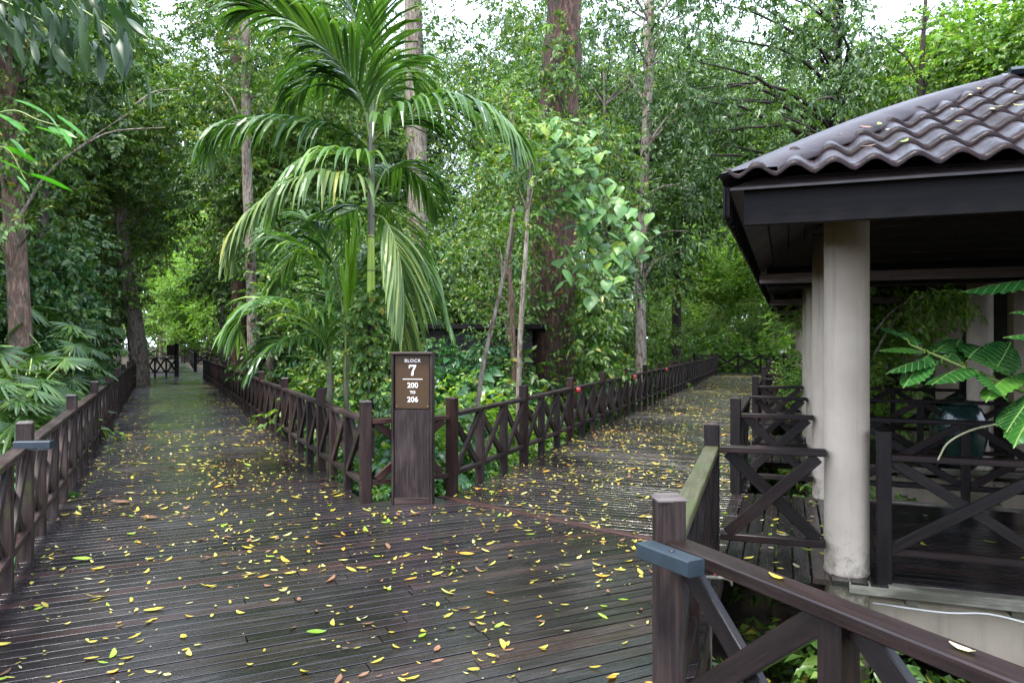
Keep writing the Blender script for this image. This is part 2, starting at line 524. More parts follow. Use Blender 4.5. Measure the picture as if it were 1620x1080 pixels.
M['fall_pale'] = leaf_mat('fallen bleached leaf', (0.3, 0.27, 0.16), (0.38, 0.35, 0.22), None, 0.5, 0.1)
M['fall_brown'] = leaf_mat('fallen brown leaf', (0.1, 0.045, 0.022), (0.18, 0.085, 0.045), None, 0.5, 0.05)

# ------------------------------------------------------------------ layout of the place
U = Vector((0.3485, 0.9373, 0))      # along the right walkway
V_ = Vector((0.9373, -0.3485, 0))    # across it, towards the pavilions
ORG = Vector((2.33, 5.15, 0))        # foot of the first column
RZ = math.atan2(V_.y, V_.x)
PITCH = 5.2
GZ = -1.05                            # forest floor
def Lx(Y): return -3.55 - 0.472 * (Y - 5.37)      # left fence of the left walkway
def Ax(Y): return -1.455 - 0.48 * (Y - 7.34)      # right fence of the left walkway
def Bx(Y): return -0.633 + 0.37 * (Y - 7.8)       # left fence of the right walkway
def Px(Y): return 0.3718 * Y - 0.5                # right side posts
def loc2w(X, Y, z=0.0): return ORG + V_ * X + U * Y + Vector((0, 0, z))
PA = Vector((-1.455, 7.34, 0))
PB = Vector((-0.633, 7.8, 0))
P1 = Vector((0.60, 2.83, 0))
SEAM = Vector((1.58, 5.59, 0))

# ------------------------------------------------------------------ ground
def ground():
    n = 150
    xs = np.sign(np.linspace(-1, 1, n)) * np.abs(np.linspace(-1, 1, n)) ** 2.2 * 220
    ys = np.sign(np.linspace(-1, 1, n)) * np.abs(np.linspace(-1, 1, n)) ** 2.2 * 220 + 12
    X, Y = np.meshgrid(xs, ys)
    Z = GZ + 0.12 * np.sin(X * 0.9) * np.cos(Y * 0.7) + 0.08 * np.sin(X * 2.3 + Y * 1.7)
    Z = Z + np.clip((np.hypot(X, Y - 10) - 45) / 30, 0, 1) * 1.0
    Vv = np.stack([X, Y, Z], -1).reshape(-1, 3)
    i = np.arange((n - 1) * n).reshape(n - 1, n)[:, :-1].ravel()
    Fc = np.stack([i, i + 1, i + n + 1, i + n], -1)
    tag(link('ground', np_mesh('ground', Vv, Fc, M['soil'], True)), kind='structure')
ground()

# ------------------------------------------------------------------ boardwalks
def row_spans(poly, d, p, s):
    """where the line at distance s along d, running along p, crosses the polygon"""
    ts = []
    for a, b in zip(poly, poly[1:] + poly[:1]):
        sa, sb = a.dot(d) - s, b.dot(d) - s
        if (sa > 0) != (sb > 0):
            k = sa / (sa - sb)
            ts.append((a + (b - a) * k).dot(p))
    ts.sort()
    return [(ts[i], ts[i + 1]) for i in range(0, len(ts) - 1, 2)]

def plank_arrays(x0a, x0b, x1a, x1b, w, dz, th=0.035):
    """plan quad with ends x0a/x0b at y -w/2, +w/2; chamfered top"""
    c = 0.0015
    q = [(x0a, -w / 2), (x1a, -w / 2), (x1b, w / 2), (x0b, w / 2)]
    qi = [(x0a + c, -w / 2 + c), (x1a - c, -w / 2 + c), (x1b - c, w / 2 - c), (x0b + c, w / 2 - c)]
    Vv = [(x, y, dz - th) for x, y in q] + [(x, y, dz - c) for x, y in q] + [(x, y, dz) for x, y in qi]
    Fc = []
    for k in range(4):
        l = (k + 1) % 4
        Fc += [(k, l, 4 + l, 4 + k), (4 + k, 4 + l, 8 + l, 8 + k)]
    Fc.append((8, 9, 10, 11))
    return Vv, Fc

def build_deck(name, poly, wd, pitch, gap, z=0.0, limit=290, seed=1, boards=(1.3, 2.6), mat=None, whole=1.0):
    """deck of planks laid across direction wd; nearest planks are separate parts"""
    mat = mat or M['deck']
    rg = random.Random(seed)
    root = empty(name)
    tag(root, kind='structure')
    d = wd.normalized()
    p = Vector((d.y, -d.x, 0))
    ang = math.atan2(p.y, p.x)
    smin = min(v.dot(d) for v in poly)
    smax = max(v.dot(d) for v in poly)
    w = pitch - gap
    planks = []
    s = smin + pitch * 0.5
    while s < smax:
        A_ = row_spans(poly, d, p, s - w / 2)
        B_ = row_spans(poly, d, p, s + w / 2)
        if len(A_) == len(B_):
            for (a0, a1), (b0, b1) in zip(A_, B_):
                e0, e1 = rg.uniform(-0.025, 0.012), rg.uniform(-0.012, 0.025)
                a0 += e0; b0 += e0; a1 += e1; b1 += e1
                L = (a1 + b1) / 2 - (a0 + b0) / 2
                if L < 0.15: continue
                cuts = [0]
                while L - cuts[-1] > boards[1] * 1.1:
                    cuts.append(cuts[-1] + rg.uniform(*boards))
                cuts.append(L)
                if cuts[-1] - cuts[-2] < 0.3 and len(cuts) > 2: cuts.pop(-2)
                m0 = (a0 + b0) / 2
                for j in range(len(cuts) - 1):
                    l, r = m0 + cuts[j] + (0.003 if j else 0), m0 + cuts[j + 1] - (0.003 if j < len(cuts) - 2 else 0)
                    la, lb = (a0, b0) if j == 0 else (l, l)
                    ra, rb = (a1, b1) if j == len(cuts) - 2 else (r, r)
                    cx = (l + r) / 2
                    pos = p * cx + d * s
                    planks.append((pos, la - cx, lb - cx, ra - cx, rb - cx, rg.uniform(-0.0018, 0.0018), 0.0, cx, s))
        s += pitch
    def seen(q):
        v = q[0]
        if v.y < 0.5: return 99
        return v.length + (30 if abs(v.x) > v.y * 0.72 + 1.2 or v.y < 2.2 else 0)
    planks.sort(key=seen)
    RV, RF = [], []
    for i, (pos, x0a, x0b, x1a, x1b, dz, tilt, cx, s_) in enumerate(planks):
        Vv, Fc = plank_arrays(x0a, x0b, x1a, x1b, w, dz)
        if i < limit:
            o = link('plank', mesh('plank', Vv, Fc, mat), root, (pos.x, pos.y, z), (rg.uniform(-0.007, 0.007), 0, ang))
        else:
            k = len(RV)
            RV += [(x + cx, y + s_, zz) for x, y, zz in Vv]
            RF += [tuple(j + k for j in f) for f in Fc]
    if RV:
        # frame: x along the planks, y along the walk; mirror-free rotation about z
        o = link('distant_planks', mesh('distant_planks', RV, RF, mat), root, (0, 0, z), (0, 0, ang))
        tag(o, kind='stuff')
    # joists and edge bearers under the boards
    def inside(v):
        sp = row_spans(poly, d, p, v.dot(d))
        return any(a + 0.05 < v.dot(p) < b - 0.05 for a, b in sp)
    return root, inside

LD = Vector((-0.4328, 0.9015, 0))
poly1 = [Vector((Lx(-1.5), -1.5, 0)), Vector((Lx(33.5), 33.5, 0)), Vector((Lx(33.5) + 1.6, 34.1, 0)), Vector((Lx(66) + 1.3, 66, 0)), Vector((Ax(66) - 0.3, 66, 0)),
         Vector((Ax(33), 33, 0)), PA.copy(), Vector((-0.72, 7.72, 0)), SEAM.copy(), P1 + Vector((0.03, 0, 0)), Vector((2.05, -0.45, 0)), Vector((1.2, -1.5, 0))]
deck1, in1 = build_deck('boardwalk', poly1, LD, 0.104, 0.011, seed=3)
poly2 = [Vector((-0.70, 7.735, 0)), PB + Vector((0.03, 0, 0)), Vector((Bx(38.5), 38.5, 0)), Vector((14.3, 37.2, 0)), Vector((Px(6) , 6, 0)), SEAM + Vector((0.01, 0.03, 0))]
deck2, in2 = build_deck('boardwalk', poly2, U, 0.104, 0.010, seed=4, limit=260)
# bearers below the decks
for nm, pts in (('deck_bearer', [(Lx(-1), -1), (Lx(33), 33)]), ('deck_bearer', [(Ax(33), 33), (PA.x, PA.y)]), ('deck_bearer', [(PB.x, PB.y), (Bx(38), 38)]),
                ('deck_bearer', [(P1.x, P1.y), (Px(5.4), 5.4)]), ('deck_bearer', [(P1.x, P1.y), (1.75, 0.2)])):
    a, b = [Vector((x, y, -0.11)) for x, y in pts]
    par = deck2 if pts[0][0] == PB.x else deck1
    beam(nm, a, b, 0.07, 0.14, M['fence'], par)
# red brown border plank along the seam
a, b = Vector((-0.74, 7.63, 0.006)), SEAM + Vector((0.0, 0.0, 0.006))
bp = beam('border_plank', a + Vector((0, 0, -0.012)), b + Vector((0, 0, -0.012)), 0.1, 0.03, M['fence_red'], deck2)

# ------------------------------------------------------------------ fences
def fence(name, p, q, nb, tall, label, mat, mats=None, group=None, rail_mat=None, first=True, last=True, cat='fence', zt=0.85, foot=-0.35, capmat=None, jit=1.0, thin=1.0, xbrace=True, seed=0):
    """timber railing from p to q: nb bays, a post at every bay end, tall posts where tall(i)"""
    rg = random.Random(seed)
    p, q = Vector(p), Vector(q)
    root = empty(name, (p.x, p.y, 0))
    tag(root, label, cat, group)
    d = (q - p)
    L = d.length
    d = d.normalized()
    nrm = Vector((d.y, -d.x, 0))
    rail_mat = rail_mat or mat
    bay = L / nb
    pw = 0.104 * thin
    for i in range(nb + 1):
        if (i == 0 and not first) or (i == nb and not last): continue
        t = tall(i)
        c = d * (bay * i)
        tz = 1.0 if t else zt - 0.045
        w = pw if t else 0.085 * thin
        lean = Vector((rg.uniform(-.006, .006), rg.uniform(-.006, .006), 0)) * jit
        po = beam('post', c + Vector((0, 0, foot)), c + lean + Vector((0, 0, tz)), w, w, (mats or mat) if t else mat, root, 0.006)
        # turn the post square to the fence
        po.rotation_euler.rotate_axis('X', 0)
        m = Matrix((Vector((0, 0, 1)), nrm, Vector((0, 0, 1)).cross(nrm))).transposed()
        m = Matrix.Rotation(rg.uniform(-.01, .01) * jit, 3, 'X') @ m
        po.rotation_euler = m.to_euler()
        if t and capmat:
            k = w / 2 + 0.004
            cp = bpy.data.objects.new('post_cap', cap_mesh(w, capmat))
            COL.objects.link(cp)
            cp.parent = root
            cp.location = c + Vector((0, 0, tz + 0.0005))
            cp.rotation_euler = (0, 0, math.atan2(d.y, d.x))
    # rails, cut at every tall post
    st = [0] + [i for i in range(1, nb) if tall(i)] + [nb]
    for a, b in zip(st, st[1:]):
        ja, jb = rg.uniform(-.006, .006) * jit, rg.uniform(-.006, .006) * jit
        ca = 0.0 if (a == 0 and not tall(0)) else pw / 2 - 0.004
        cb = 0.0 if (b == nb and not tall(nb)) else pw / 2 - 0.004
        A_ = d * (bay * a + ca)
        B_ = d * (bay * b - cb)
        beam('top_rail', A_ + Vector((0, 0, zt - 0.0225 + ja)), B_ + Vector((0, 0, zt - 0.0225 + jb)), 0.1 * thin, 0.045, rail_mat, root, 0.005)
        beam('bottom_rail', A_ + Vector((0, 0, 0.2 + ja)), B_ + Vector((0, 0, 0.2 + jb)), 0.07 * thin, 0.05, mat, root, 0.005)
    if xbrace:
        for i in range(nb):
            A_ = d * (bay * i + 0.05)
            B_ = d * (bay * (i + 1) - 0.05)
            o1 = nrm * 0.018
            beam('brace', A_ + o1 + Vector((0, 0, 0.225)), B_ + o1 + Vector((0, 0, zt - 0.05)), 0.034, 0.082 * thin, mat, root, 0.004)
            beam('brace', A_ - o1 + Vector((0, 0, zt - 0.05)), B_ - o1 + Vector((0, 0, 0.225)), 0.034, 0.082 * thin, mat, root, 0.004)
    return root

_cap = {}
def cap_mesh(w, mat):
    k = (round(w, 3), mat.name)
    if k not in _cap:
        a = w / 2 + 0.001
        b = w / 2 - 0.012
        Vv = [(-a, -a, -0.004), (a, -a, -0.004), (a, a, -0.004), (-a, a, -0.004), (-a, -a, 0.002), (a, -a, 0.002), (a, a, 0.002), (-a, a, 0.002), (-b, -b, 0.014), (b, -b, 0.014), (b, b, 0.014), (-b, b, 0.014)]
        Fc = [(0, 1, 5, 4), (1, 2, 6, 5), (2, 3, 7, 6), (3, 0, 4, 7), (4, 5, 9, 8), (5, 6, 10, 9), (6, 7, 11, 10), (7, 4, 8, 11), (8, 9, 10, 11)]
        _cap[k] = mesh('post_cap', Vv, Fc, mat)
    return _cap[k]

LV = lambda Y: Vector((Lx(Y), Y, 0))
AV = lambda Y: Vector((Ax(Y), Y, 0))
BV = lambda Y: Vector((Bx(Y), Y, 0))
# left walkway, left side: a tall post every fourth bay, first tall one seen stands at Y = 5.37
fence('timber_fence', LV(2.7) , LV(32.9), 44, lambda i: i % 4 == 0, 'weathered timber fence with crossed braces along the left side of the left boardwalk', M['fence'], mats=M['fence'], capmat=M['post_cap'], seed=1)
fence('timber_fence', PA, AV(32.6), 38, lambda i: i in (0,) or (i % 4 == 3), 'weathered timber fence with crossed braces running from the sign up the left boardwalk', M['fence'], mats=M['fence_red'], capmat=M['post_cap'], seed=2)
fence('timber_fence', PB, BV(37.8), 42, lambda i: i % 3 == 0, 'dark brown timber fence with crossed braces running from the sign up the right boardwalk', M['fence'], mats=M['fence_red'], capmat=M['fence'], seed=3)
fence('timber_fence', PA + Vector((0.05, 0.03, 0)), PB - Vector((0.05, 0.03, 0)), 1, lambda i: False, 'short piece of timber fence directly behind the sign pillar', M['fence_red'], zt=0.83, first=False, last=False, seed=4)
fence('timber_fence', (9.9, 40.2, 0), (15.4, 38.6, 0), 5, lambda i: i % 2 == 0, 'dark timber fence closing the far end of the right boardwalk', M['fence_dark'], seed=5)
fence('timber_fence', (Lx(33.0), 33.3, 0), (Lx(33.0) + 1.25, 33.9, 0), 3, lambda i: i in (0, 3), 'short dark fence standing out across the far left boardwalk beside the pale trunk', M['fence_dark'], seed=6)
fence('timber_fence', (-20.0, 46.8, 0), (-27.4, 63, 0), 16, lambda i: i % 4 == 0, 'far dark fence along the right edge of the left boardwalk beyond the bend', M['fence_dark'], seed=7)
fence('timber_fence', (-20.0, 46.6, 0), (-16.6, 48.2, 0), 4, lambda i: i % 2 == 0, 'far dark fence turning right off the left boardwalk', M['fence_dark'], seed=8)
fence('timber_fence', (-32.0, 64, 0), (-26.0, 67, 0), 6, lambda i: i % 3 == 0, 'farthest dark fence closing the end of the left boardwalk', M['fence_dark'], seed=13)
fence('timber_fence', P1, (1.95, -0.05, 0), 4, lambda i: i == 0, 'nearest dark wet timber fence slanting out of the lower right corner', M['rail_wet'], mats=M['fence'], capmat=M['post_cap'], rail_mat=M['rail_wet'], foot=-1.3, seed=9, first=False)
near_fence = [o for o in COL.objects if o.name.startswith('timber_fence') and o.type == 'EMPTY'][-1]
_po = beam('post', (0, 0, -1.3), (0, 0, 1.0), 0.113, 0.113, M['fence'], near_fence, 0.007)
_po.rotation_euler.rotate_axis('X', R(-4))
link('post_cap', cap_mesh(0.113, M['post_cap']), near_fence, (0, 0, 1.0005), (0, 0, R(4)))
fence('timber_fence', P1 + Vector((0.04, 0.12, 0)), loc2w(-0.9, -0.1) , 3, lambda i: i == 3, 'timber fence with a green algae covered top rail beside the opening to the first pavilion', M['fence_dark'], mats=M['fence_dark'], rail_mat=M['moss_rail'], capmat=M['fence'], first=False, seed=10)
# distant walkway seen between the trunks in the middle
fence('timber_fence', (-7.0, 23.0, -0.1), (-2.3, 24.4, -0.1), 8, lambda i: i % 3 == 0, 'dark fence of a second walkway half hidden behind the palm', M['fence_dark'], seed=12)

# ------------------------------------------------------------------ path lamps on the rails
def path_lamp(pos, d, label, long=0.27):
    t = empty('path_lamp', pos, math.atan2(d[1], d[0]))
    tag(t, label, 'lamp', 'box lamps on the fence rails')
    box('housing', (0, -0.037, -0.055), (long, 0.037, 0.0), M['steel_blue'], t, 0.004)
    box('lens', (0.03, -0.022, -0.0605), (long - 0.03, 0.022, -0.0555), M['pvc'], t, 0.002)
    link('screw', lathe('screw', [(0.012, 0), (0.012, 0.0025), (0.006, 0.004)], M['black'], 10), t, (long * 0.55, 0.0, 0.0005))
    return t
path_lamp((0.483, 2.70, 0.872), (0.487, -0.874), 'blue grey box lamp fixed against the nearest fence post at the lower right')
path_lamp((Lx(5.2) - 0.02, 5.2, 0.90), (1.0, 0.12), 'black box lamp on the rail of the left fence', 0.24)
for Y, lab in ((12.3, 'nearest of the red lamps on the right boardwalk fence'), (16.9, 'middle one of the red lamps on the right boardwalk fence'), (21.4, 'farthest of the red lamps on the right boardwalk fence')):
    t = empty('marker_lamp', (Bx(Y) + 0.06, Y, 0.83))
    tag(t, lab, 'lamp', 'red lamps on the right fence')
    link('red_lens', lathe('red_lens', [(0.03, -0.09), (0.055, -0.06), (0.055, -0.01), (0.03, 0.01)], M['red'], 12), t)
    link('bracket', lathe('bracket', [(0.035, 0.01), (0.035, 0.025), (0.01, 0.03)], M['black'], 10), t)

# ------------------------------------------------------------------ sign pillar
def text_mesh(s, size, w_off=0.0, spacing=1.0, depth=0.0015):
    c = bpy.data.curves.new('lettering', 'FONT')
    c.body = s
    c.size = size
    c.align_x = 'CENTER'
    c.align_y = 'CENTER'
    c.extrude = depth
    c.offset = w_off
    c.space_character = spacing
    o = bpy.data.objects.new('tmp', c)
    COL.objects.link(o)
    bpy.context.view_layer.update()
    me = bpy.data.meshes.new_from_object(o.evaluated_get(bpy.context.evaluated_depsgraph_get()))
    bpy.data.objects.remove(o)
    me.materials.clear()
    me.materials.append(M['letter'])
    return me

def polys_mesh(name, polys, mat, depth=0.003):
    """extruded flat outlines in the XY plane"""
    Vv, Fc = [], []
    for pl in polys:
        k, n = len(Vv), len(pl)
        Vv += [(x, y, 0) for x, y in pl] + [(x, y, depth) for x, y in pl]
        Fc.append(tuple(k + n + i for i in range(n)))
        for i in range(n):
            j = (i + 1) % n
            Fc.append((k + i, k + j, k + n + j, k + n + i))
    return mesh(name, Vv, Fc, mat)

def sign_pillar():
    Y0 = 7.30
    t = empty('sign_pillar', (-0.985, Y0, 0), R(-3))
    tag(t, 'brown timber sign pillar reading BLOCK 7, 200 TO 206, where the two boardwalks fork', 'sign')
    hw = 0.205
    H = 1.47
    # body with a recess for the plate
    beam('pillar_body', (0.0, 0.052, -0.02), (0.0, 0.052, H - 0.54), 2 * hw - 0.056, 0.13, M['sign_wood'], t, 0.004)
    beam('pillar_back', (0.0, 0.066, H - 0.537), (0.0, 0.066, H), 2 * hw - 0.056, 0.105, M['sign_wood'], t, 0.003)
    beam('side_board', (-hw + 0.0135, 0.05, -0.02), (-hw + 0.0135, 0.05, H), 0.027, 0.155, M['sign_wood'], t, 0.006)
    beam('side_board', (hw - 0.0135, 0.05, -0.02), (hw - 0.0135, 0.05, H), 0.027, 0.155, M['sign_wood'], t, 0.006)
    box('cap_board', (-hw - 0.0, -0.045, H + 0.001), (hw + 0.0, 0.145, H + 0.026), M['sign_wood'], t, 0.006)
    box('foot_board', (-hw + 0.03, -0.021, 0.0), (hw - 0.03, -0.0135, 0.06), M['sign_wood'], t, 0.001)
    pl = box('sign_plate', (-0.172, 0.001, H - 0.532), (0.172, 0.0105, H - 0.004), M['plate'], t, 0.002)
    for x in (-0.155, 0.155):
        for z in (H - 0.51,):
            link('screw', lathe('screw', [(0.006, 0), (0.006, 0.002), (0.003, 0.003)], M['screw'], 10), pl, (x + 0.172, -0.0062, z - (H - 0.268)), (R(90), 0, 0))
    def put(name, me, x, z):
        # children of the plate: its frame starts at the left end, mid height
        return link(name, me, pl, (x + 0.172, -0.0052, z - (H - 0.268)), (R(90), 0, 0))
    zc = lambda py: EYE - (py - 540) / F * Y0
    put('lettering', text_mesh('BLOCK', 0.046, 0.0008, 1.15), 0.004, zc(570.5))
    # the figure seven with a serifed bar
    s = 0.105
    seven = [[(-0.34, 0.5), (0.34, 0.5), (0.34, 0.40), (0.30, 0.34), (-0.24, 0.34), (-0.29, 0.17), (-0.36, 0.17)],
             [(0.30, 0.34), (0.14, 0.34), (-0.05, -0.05), (-0.16, -0.5), (0.06, -0.5), (0.12, -0.05)]]
    put('lettering', polys_mesh('lettering', [[(x * s, y * s) for x, y in pl_] for pl_ in seven], M['letter'], 0.0025), 0.004, zc(585.5))
    put('divider_line', polys_mesh('divider_line', [[(-0.098, -0.0035), (0.098, -0.0035), (0.098, 0.0035), (-0.098, 0.0035)]], M['letter'], 0.0025), 0.004, zc(599.5))
    put('lettering', text_mesh('200', 0.072, 0.0013, 1.02), 0.004, zc(609.5))
    put('lettering', text_mesh('TO', 0.04, 0.0008, 0.95), 0.004, zc(620.5))
    put('lettering', text_mesh('206', 0.072, 0.0013, 1.02), 0.004, zc(632))
sign_pillar()
# second, far sign post
t = empty('far_signpost', (-15.55, 34.3, 0))
tag(t, 'distant dark signpost at the far end of the left boardwalk', 'sign')
box('post', (-0.08, -0.06, 0.0), (0.08, 0.06, 1.5), M['fence_dark'], t)
box('sign_board', (-0.42, -0.09, 0.95), (-0.09, -0.05, 1.45), M['fence'], t)

# ------------------------------------------------------------------ pavilions
def roof_facets(x0, y0, x1, y1, z0, hx, hy, rise):
    return None

RX0, RY0, RX1, RY1 = -0.73, -1.50, 5.6, 3.68      # eave rectangle in the pavilion frame
ZE = 2.45
RISE = 1.17
HX = 1.92                                          # run of the side slope
HY = (RY1 - RY0) / 2

def front_z(y): return ZE + RISE * (y - RY0) / HY
def tile_surface(flip=False, nx_per=8):
    """stepped, wavy metal tile courses of one long slope (front; flip = rear)"""
    courses = 8
    period = 0.19
    V_a, F_a = [], []
    cl = HY / courses
    for c in range(courses):
        ya, yb = c * cl, (c + 1) * cl + 0.02
        # left limit follows the hip line: x = RX0 + HX * y/HY
        xa = RX0 + HX * ya / HY - 0.02
        nx = int((RX1 - xa) / period * nx_per)
        ny = 4
        k = len(V_a)
        for j in range(ny + 1):
            f = j / ny
            y = ya + (yb - ya) * f
            xl = RX0 + HX * y / HY + 0.03
            for i in range(nx + 1):
                x = xa + (RX1 - xa) * i / nx
                x = max(x, xl)
                ph = (x - RX0) / period * 2 * PI
                wv = 0.5 + 0.5 * math.cos(ph)
                wv = wv ** 0.8
                z = ZE + RISE * y / HY + 0.022 + wv * 0.052 + 0.026 * (1 - f) - 0.004
                yy = RY0 + y if not flip else RY1 - y
                V_a.append((x, yy, z))
        # turned down lip at the front edge of the course
        lipk = len(V_a)
        for i in range(nx + 1):
            x, yy, z = V_a[k + i]
            V_a.append((x, yy + (0.003 if not flip else -0.003), z - 0.022))
        for j in range(ny):
            for i in range(nx):
                a = k + j * (nx + 1) + i
                F_a.append((a, a + 1, a + nx + 2, a + nx + 1) if not flip else (a, a + nx + 1, a + nx + 2, a + 1))
        for i in range(nx):
            F_a.append((lipk + i, lipk + i + 1, k + i + 1, k + i))
    return mesh('roof_tiles', V_a, F_a, M['roof_tile'], True)

def pavilion(base):
    t = empty('pavilion', base, RZ)
    # roof: front and rear tiled slopes, side slope, hip flashing, ridge cap
    link('tiled_slope', tile_surface(False), t)
    link('tiled_slope', tile_surface(True, 4), t)
    ax, ay = RX0 + HX, (RY0 + RY1) / 2
    zt = ZE + RISE + 0.02
    # side slope: shallow ribs
    Vv, Fc = [], []
    ns, nr = 40, 8
    for j in range(nr + 1):
        f = j / nr
        for i in range(ns + 1):
            g = i / ns
            y = RY0 + (RY1 - RY0) * g
            y = ay + (y - ay) * (1 - f)
            bow = 0.05 * math.sin(PI * f)
            Vv.append((RX0 + HX * f, y, ZE + 0.03 + RISE * f + bow + (0.012 if i % 2 else 0)))
    for j in range(nr):
        for i in range(ns):
            a = j * (ns + 1) + i
            Fc.append((a, a + 1, a + ns + 2, a + ns + 1))
    link('side_slope', mesh('side_slope', Vv, Fc, M['roof_cap']), t)
    # hip flashings
    for sgn in (1, -1):
        Vv, Fc = [], []
        n = 24
        for i in range(n + 1):
            f = i / n
            bow = 0.055 * math.sin(PI * min(1, f * 1.02))
            hx = RX0 + HX * f
            hy = (RY0 + HY * f) if sgn > 0 else (RY1 - HY * f)
            hz = ZE + RISE * f + 0.055 + bow
            st = 0.034 if (i % 3) == 0 else 0.0
            wd = 0.26 - 0.13 * f + st
            hz0 = ZE + RISE * (f) + 0.075
            Vv += [(hx - 0.03, hy + sgn * 0.03, hz - 0.03), (hx, hy, hz), (hx + wd * 0.5, hy + 0.0 * sgn, hz0 + bow * 0.6), (hx + wd, hy + 0.0, hz0 - 0.004), (hx + wd, hy, hz0 - 0.035)]
        for i in range(n):
            for k in range(4):
                a = i * 5 + k
                Fc.append((a, a + 1, a + 6, a + 5) if sgn > 0 else (a, a + 5, a + 6, a + 1))
        link('hip_flashing', mesh('hip_flashing', Vv, Fc, M['roof_cap'], True), t)
    rc = []
    box('ridge_cap', (ax + 0.02, ay - 0.15, zt - 0.01), (RX1, ay + 0.15, zt + 0.05), M['steel_blue'], t, 0.03)
    # fascias
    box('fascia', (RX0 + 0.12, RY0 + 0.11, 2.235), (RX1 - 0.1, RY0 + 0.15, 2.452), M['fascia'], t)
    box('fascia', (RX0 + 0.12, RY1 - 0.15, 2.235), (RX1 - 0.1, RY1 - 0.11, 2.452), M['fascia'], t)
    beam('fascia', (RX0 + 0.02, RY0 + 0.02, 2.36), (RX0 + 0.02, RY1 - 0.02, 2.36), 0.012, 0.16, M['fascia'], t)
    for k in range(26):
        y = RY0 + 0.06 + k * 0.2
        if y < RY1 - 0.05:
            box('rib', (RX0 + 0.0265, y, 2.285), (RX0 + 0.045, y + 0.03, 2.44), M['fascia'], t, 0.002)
    # ceilings of boards parallel to the eaves
    def lerp(a, b, f): return a + (b - a) * f
    nb = 12
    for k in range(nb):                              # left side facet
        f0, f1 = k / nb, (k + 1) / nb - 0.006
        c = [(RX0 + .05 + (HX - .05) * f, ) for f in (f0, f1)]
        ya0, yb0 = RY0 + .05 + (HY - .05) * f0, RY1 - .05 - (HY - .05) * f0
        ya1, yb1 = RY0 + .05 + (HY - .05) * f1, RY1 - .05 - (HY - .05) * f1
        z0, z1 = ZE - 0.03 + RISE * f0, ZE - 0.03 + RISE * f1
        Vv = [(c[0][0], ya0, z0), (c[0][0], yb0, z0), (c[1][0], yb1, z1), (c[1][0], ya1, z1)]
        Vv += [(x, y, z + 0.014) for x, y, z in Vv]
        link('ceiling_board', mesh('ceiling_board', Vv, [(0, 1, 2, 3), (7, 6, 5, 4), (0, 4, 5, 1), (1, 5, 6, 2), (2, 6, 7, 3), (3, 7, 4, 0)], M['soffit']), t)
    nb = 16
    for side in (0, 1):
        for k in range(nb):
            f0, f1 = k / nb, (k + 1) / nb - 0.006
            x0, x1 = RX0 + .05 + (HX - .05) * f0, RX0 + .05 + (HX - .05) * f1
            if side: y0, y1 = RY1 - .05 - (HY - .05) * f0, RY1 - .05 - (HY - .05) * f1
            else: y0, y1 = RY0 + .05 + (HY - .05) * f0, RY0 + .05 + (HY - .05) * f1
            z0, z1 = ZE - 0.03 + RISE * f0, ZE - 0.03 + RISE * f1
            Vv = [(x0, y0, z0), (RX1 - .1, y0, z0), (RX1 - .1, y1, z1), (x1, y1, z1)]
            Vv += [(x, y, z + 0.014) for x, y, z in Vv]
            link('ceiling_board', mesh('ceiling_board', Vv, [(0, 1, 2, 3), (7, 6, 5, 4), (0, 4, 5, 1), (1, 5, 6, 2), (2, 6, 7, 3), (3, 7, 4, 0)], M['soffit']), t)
    box('tie_beam', (RX0 + 0.06, 2.86, 2.235), (5.2, 2.95, 2.335), M['beam'], t)
    # columns
    def column(x, y, zt=2.7):
        cm = lathe('column', [(0.146, GZ - 0.1), (0.146, -0.09), (0.146, 0.0), (0.149, 0.004), (0.149, 0.02), (0.146, 0.026)] + [(0.146, z) for z in (1.0, 2.0, zt)], M['column'], 40)
        link('column', cm, t, (x, y, 0))
    column(0, 0); column(0, 2.6); column(1.90, 0.0)
    column(4.2, 0.0)
    # cabin body behind the porch
    box('beige_pier', (2.28, 0.05, -0.02), (2.72, 0.35, 2.6), M['beige'], t, 0.01)
    for k in range(12):
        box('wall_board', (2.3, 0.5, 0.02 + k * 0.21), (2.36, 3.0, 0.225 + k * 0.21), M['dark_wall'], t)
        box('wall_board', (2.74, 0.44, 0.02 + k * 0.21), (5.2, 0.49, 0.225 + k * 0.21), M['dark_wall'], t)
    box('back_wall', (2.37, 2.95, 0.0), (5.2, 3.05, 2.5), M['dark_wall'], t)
    # porch deck
    for k in range(10):
        x = -0.93 + k * 0.118
        if x < 0.2:
            beam('deck_plank', (x + 0.05, -0.24, -0.0175), (x + 0.05, 2.56, -0.0175), 0.106, 0.035, M['deck'], t)
    x0 = -0.93 + 9.6 * 0.118
    for k in range(25):
        y = -0.12 + k * 0.11
        if y < 2.5:
            beam('deck_plank', (0.262, y + 0.05, -0.0177 + 0.0003 * (k % 3)), (5.2, y + 0.05, -0.0177), 0.1, 0.035, M['deck'], t)
    beam('edge_board', (0.0, -0.185, -0.045), (5.2, -0.19, -0.045), 0.11, 0.075, M['edge_board'], t, 0.008)
    beam('edge_board', (0.26, 2.66, -0.04), (5.2, 2.66, -0.04), 0.07, 0.075, M['edge_board'], t, 0.008)
    box('ring_beam', (0.1, 0.0, -0.52), (5.2, 0.22, -0.16), M['beige'], t, 0.01)
    box('ring_beam', (0.1, 2.3, -0.52), (5.2, 2.52, -0.16), M['beige'], t, 0.01)
    beam('deck_bearer', (-0.9, 0.1, -0.1), (0.1, 0.1, -0.1), 0.07, 0.12, M['fence'], t)
    beam('deck_bearer', (-0.9, 2.4, -0.1), (0.1, 2.4, -0.1), 0.07, 0.12, M['fence'], t)
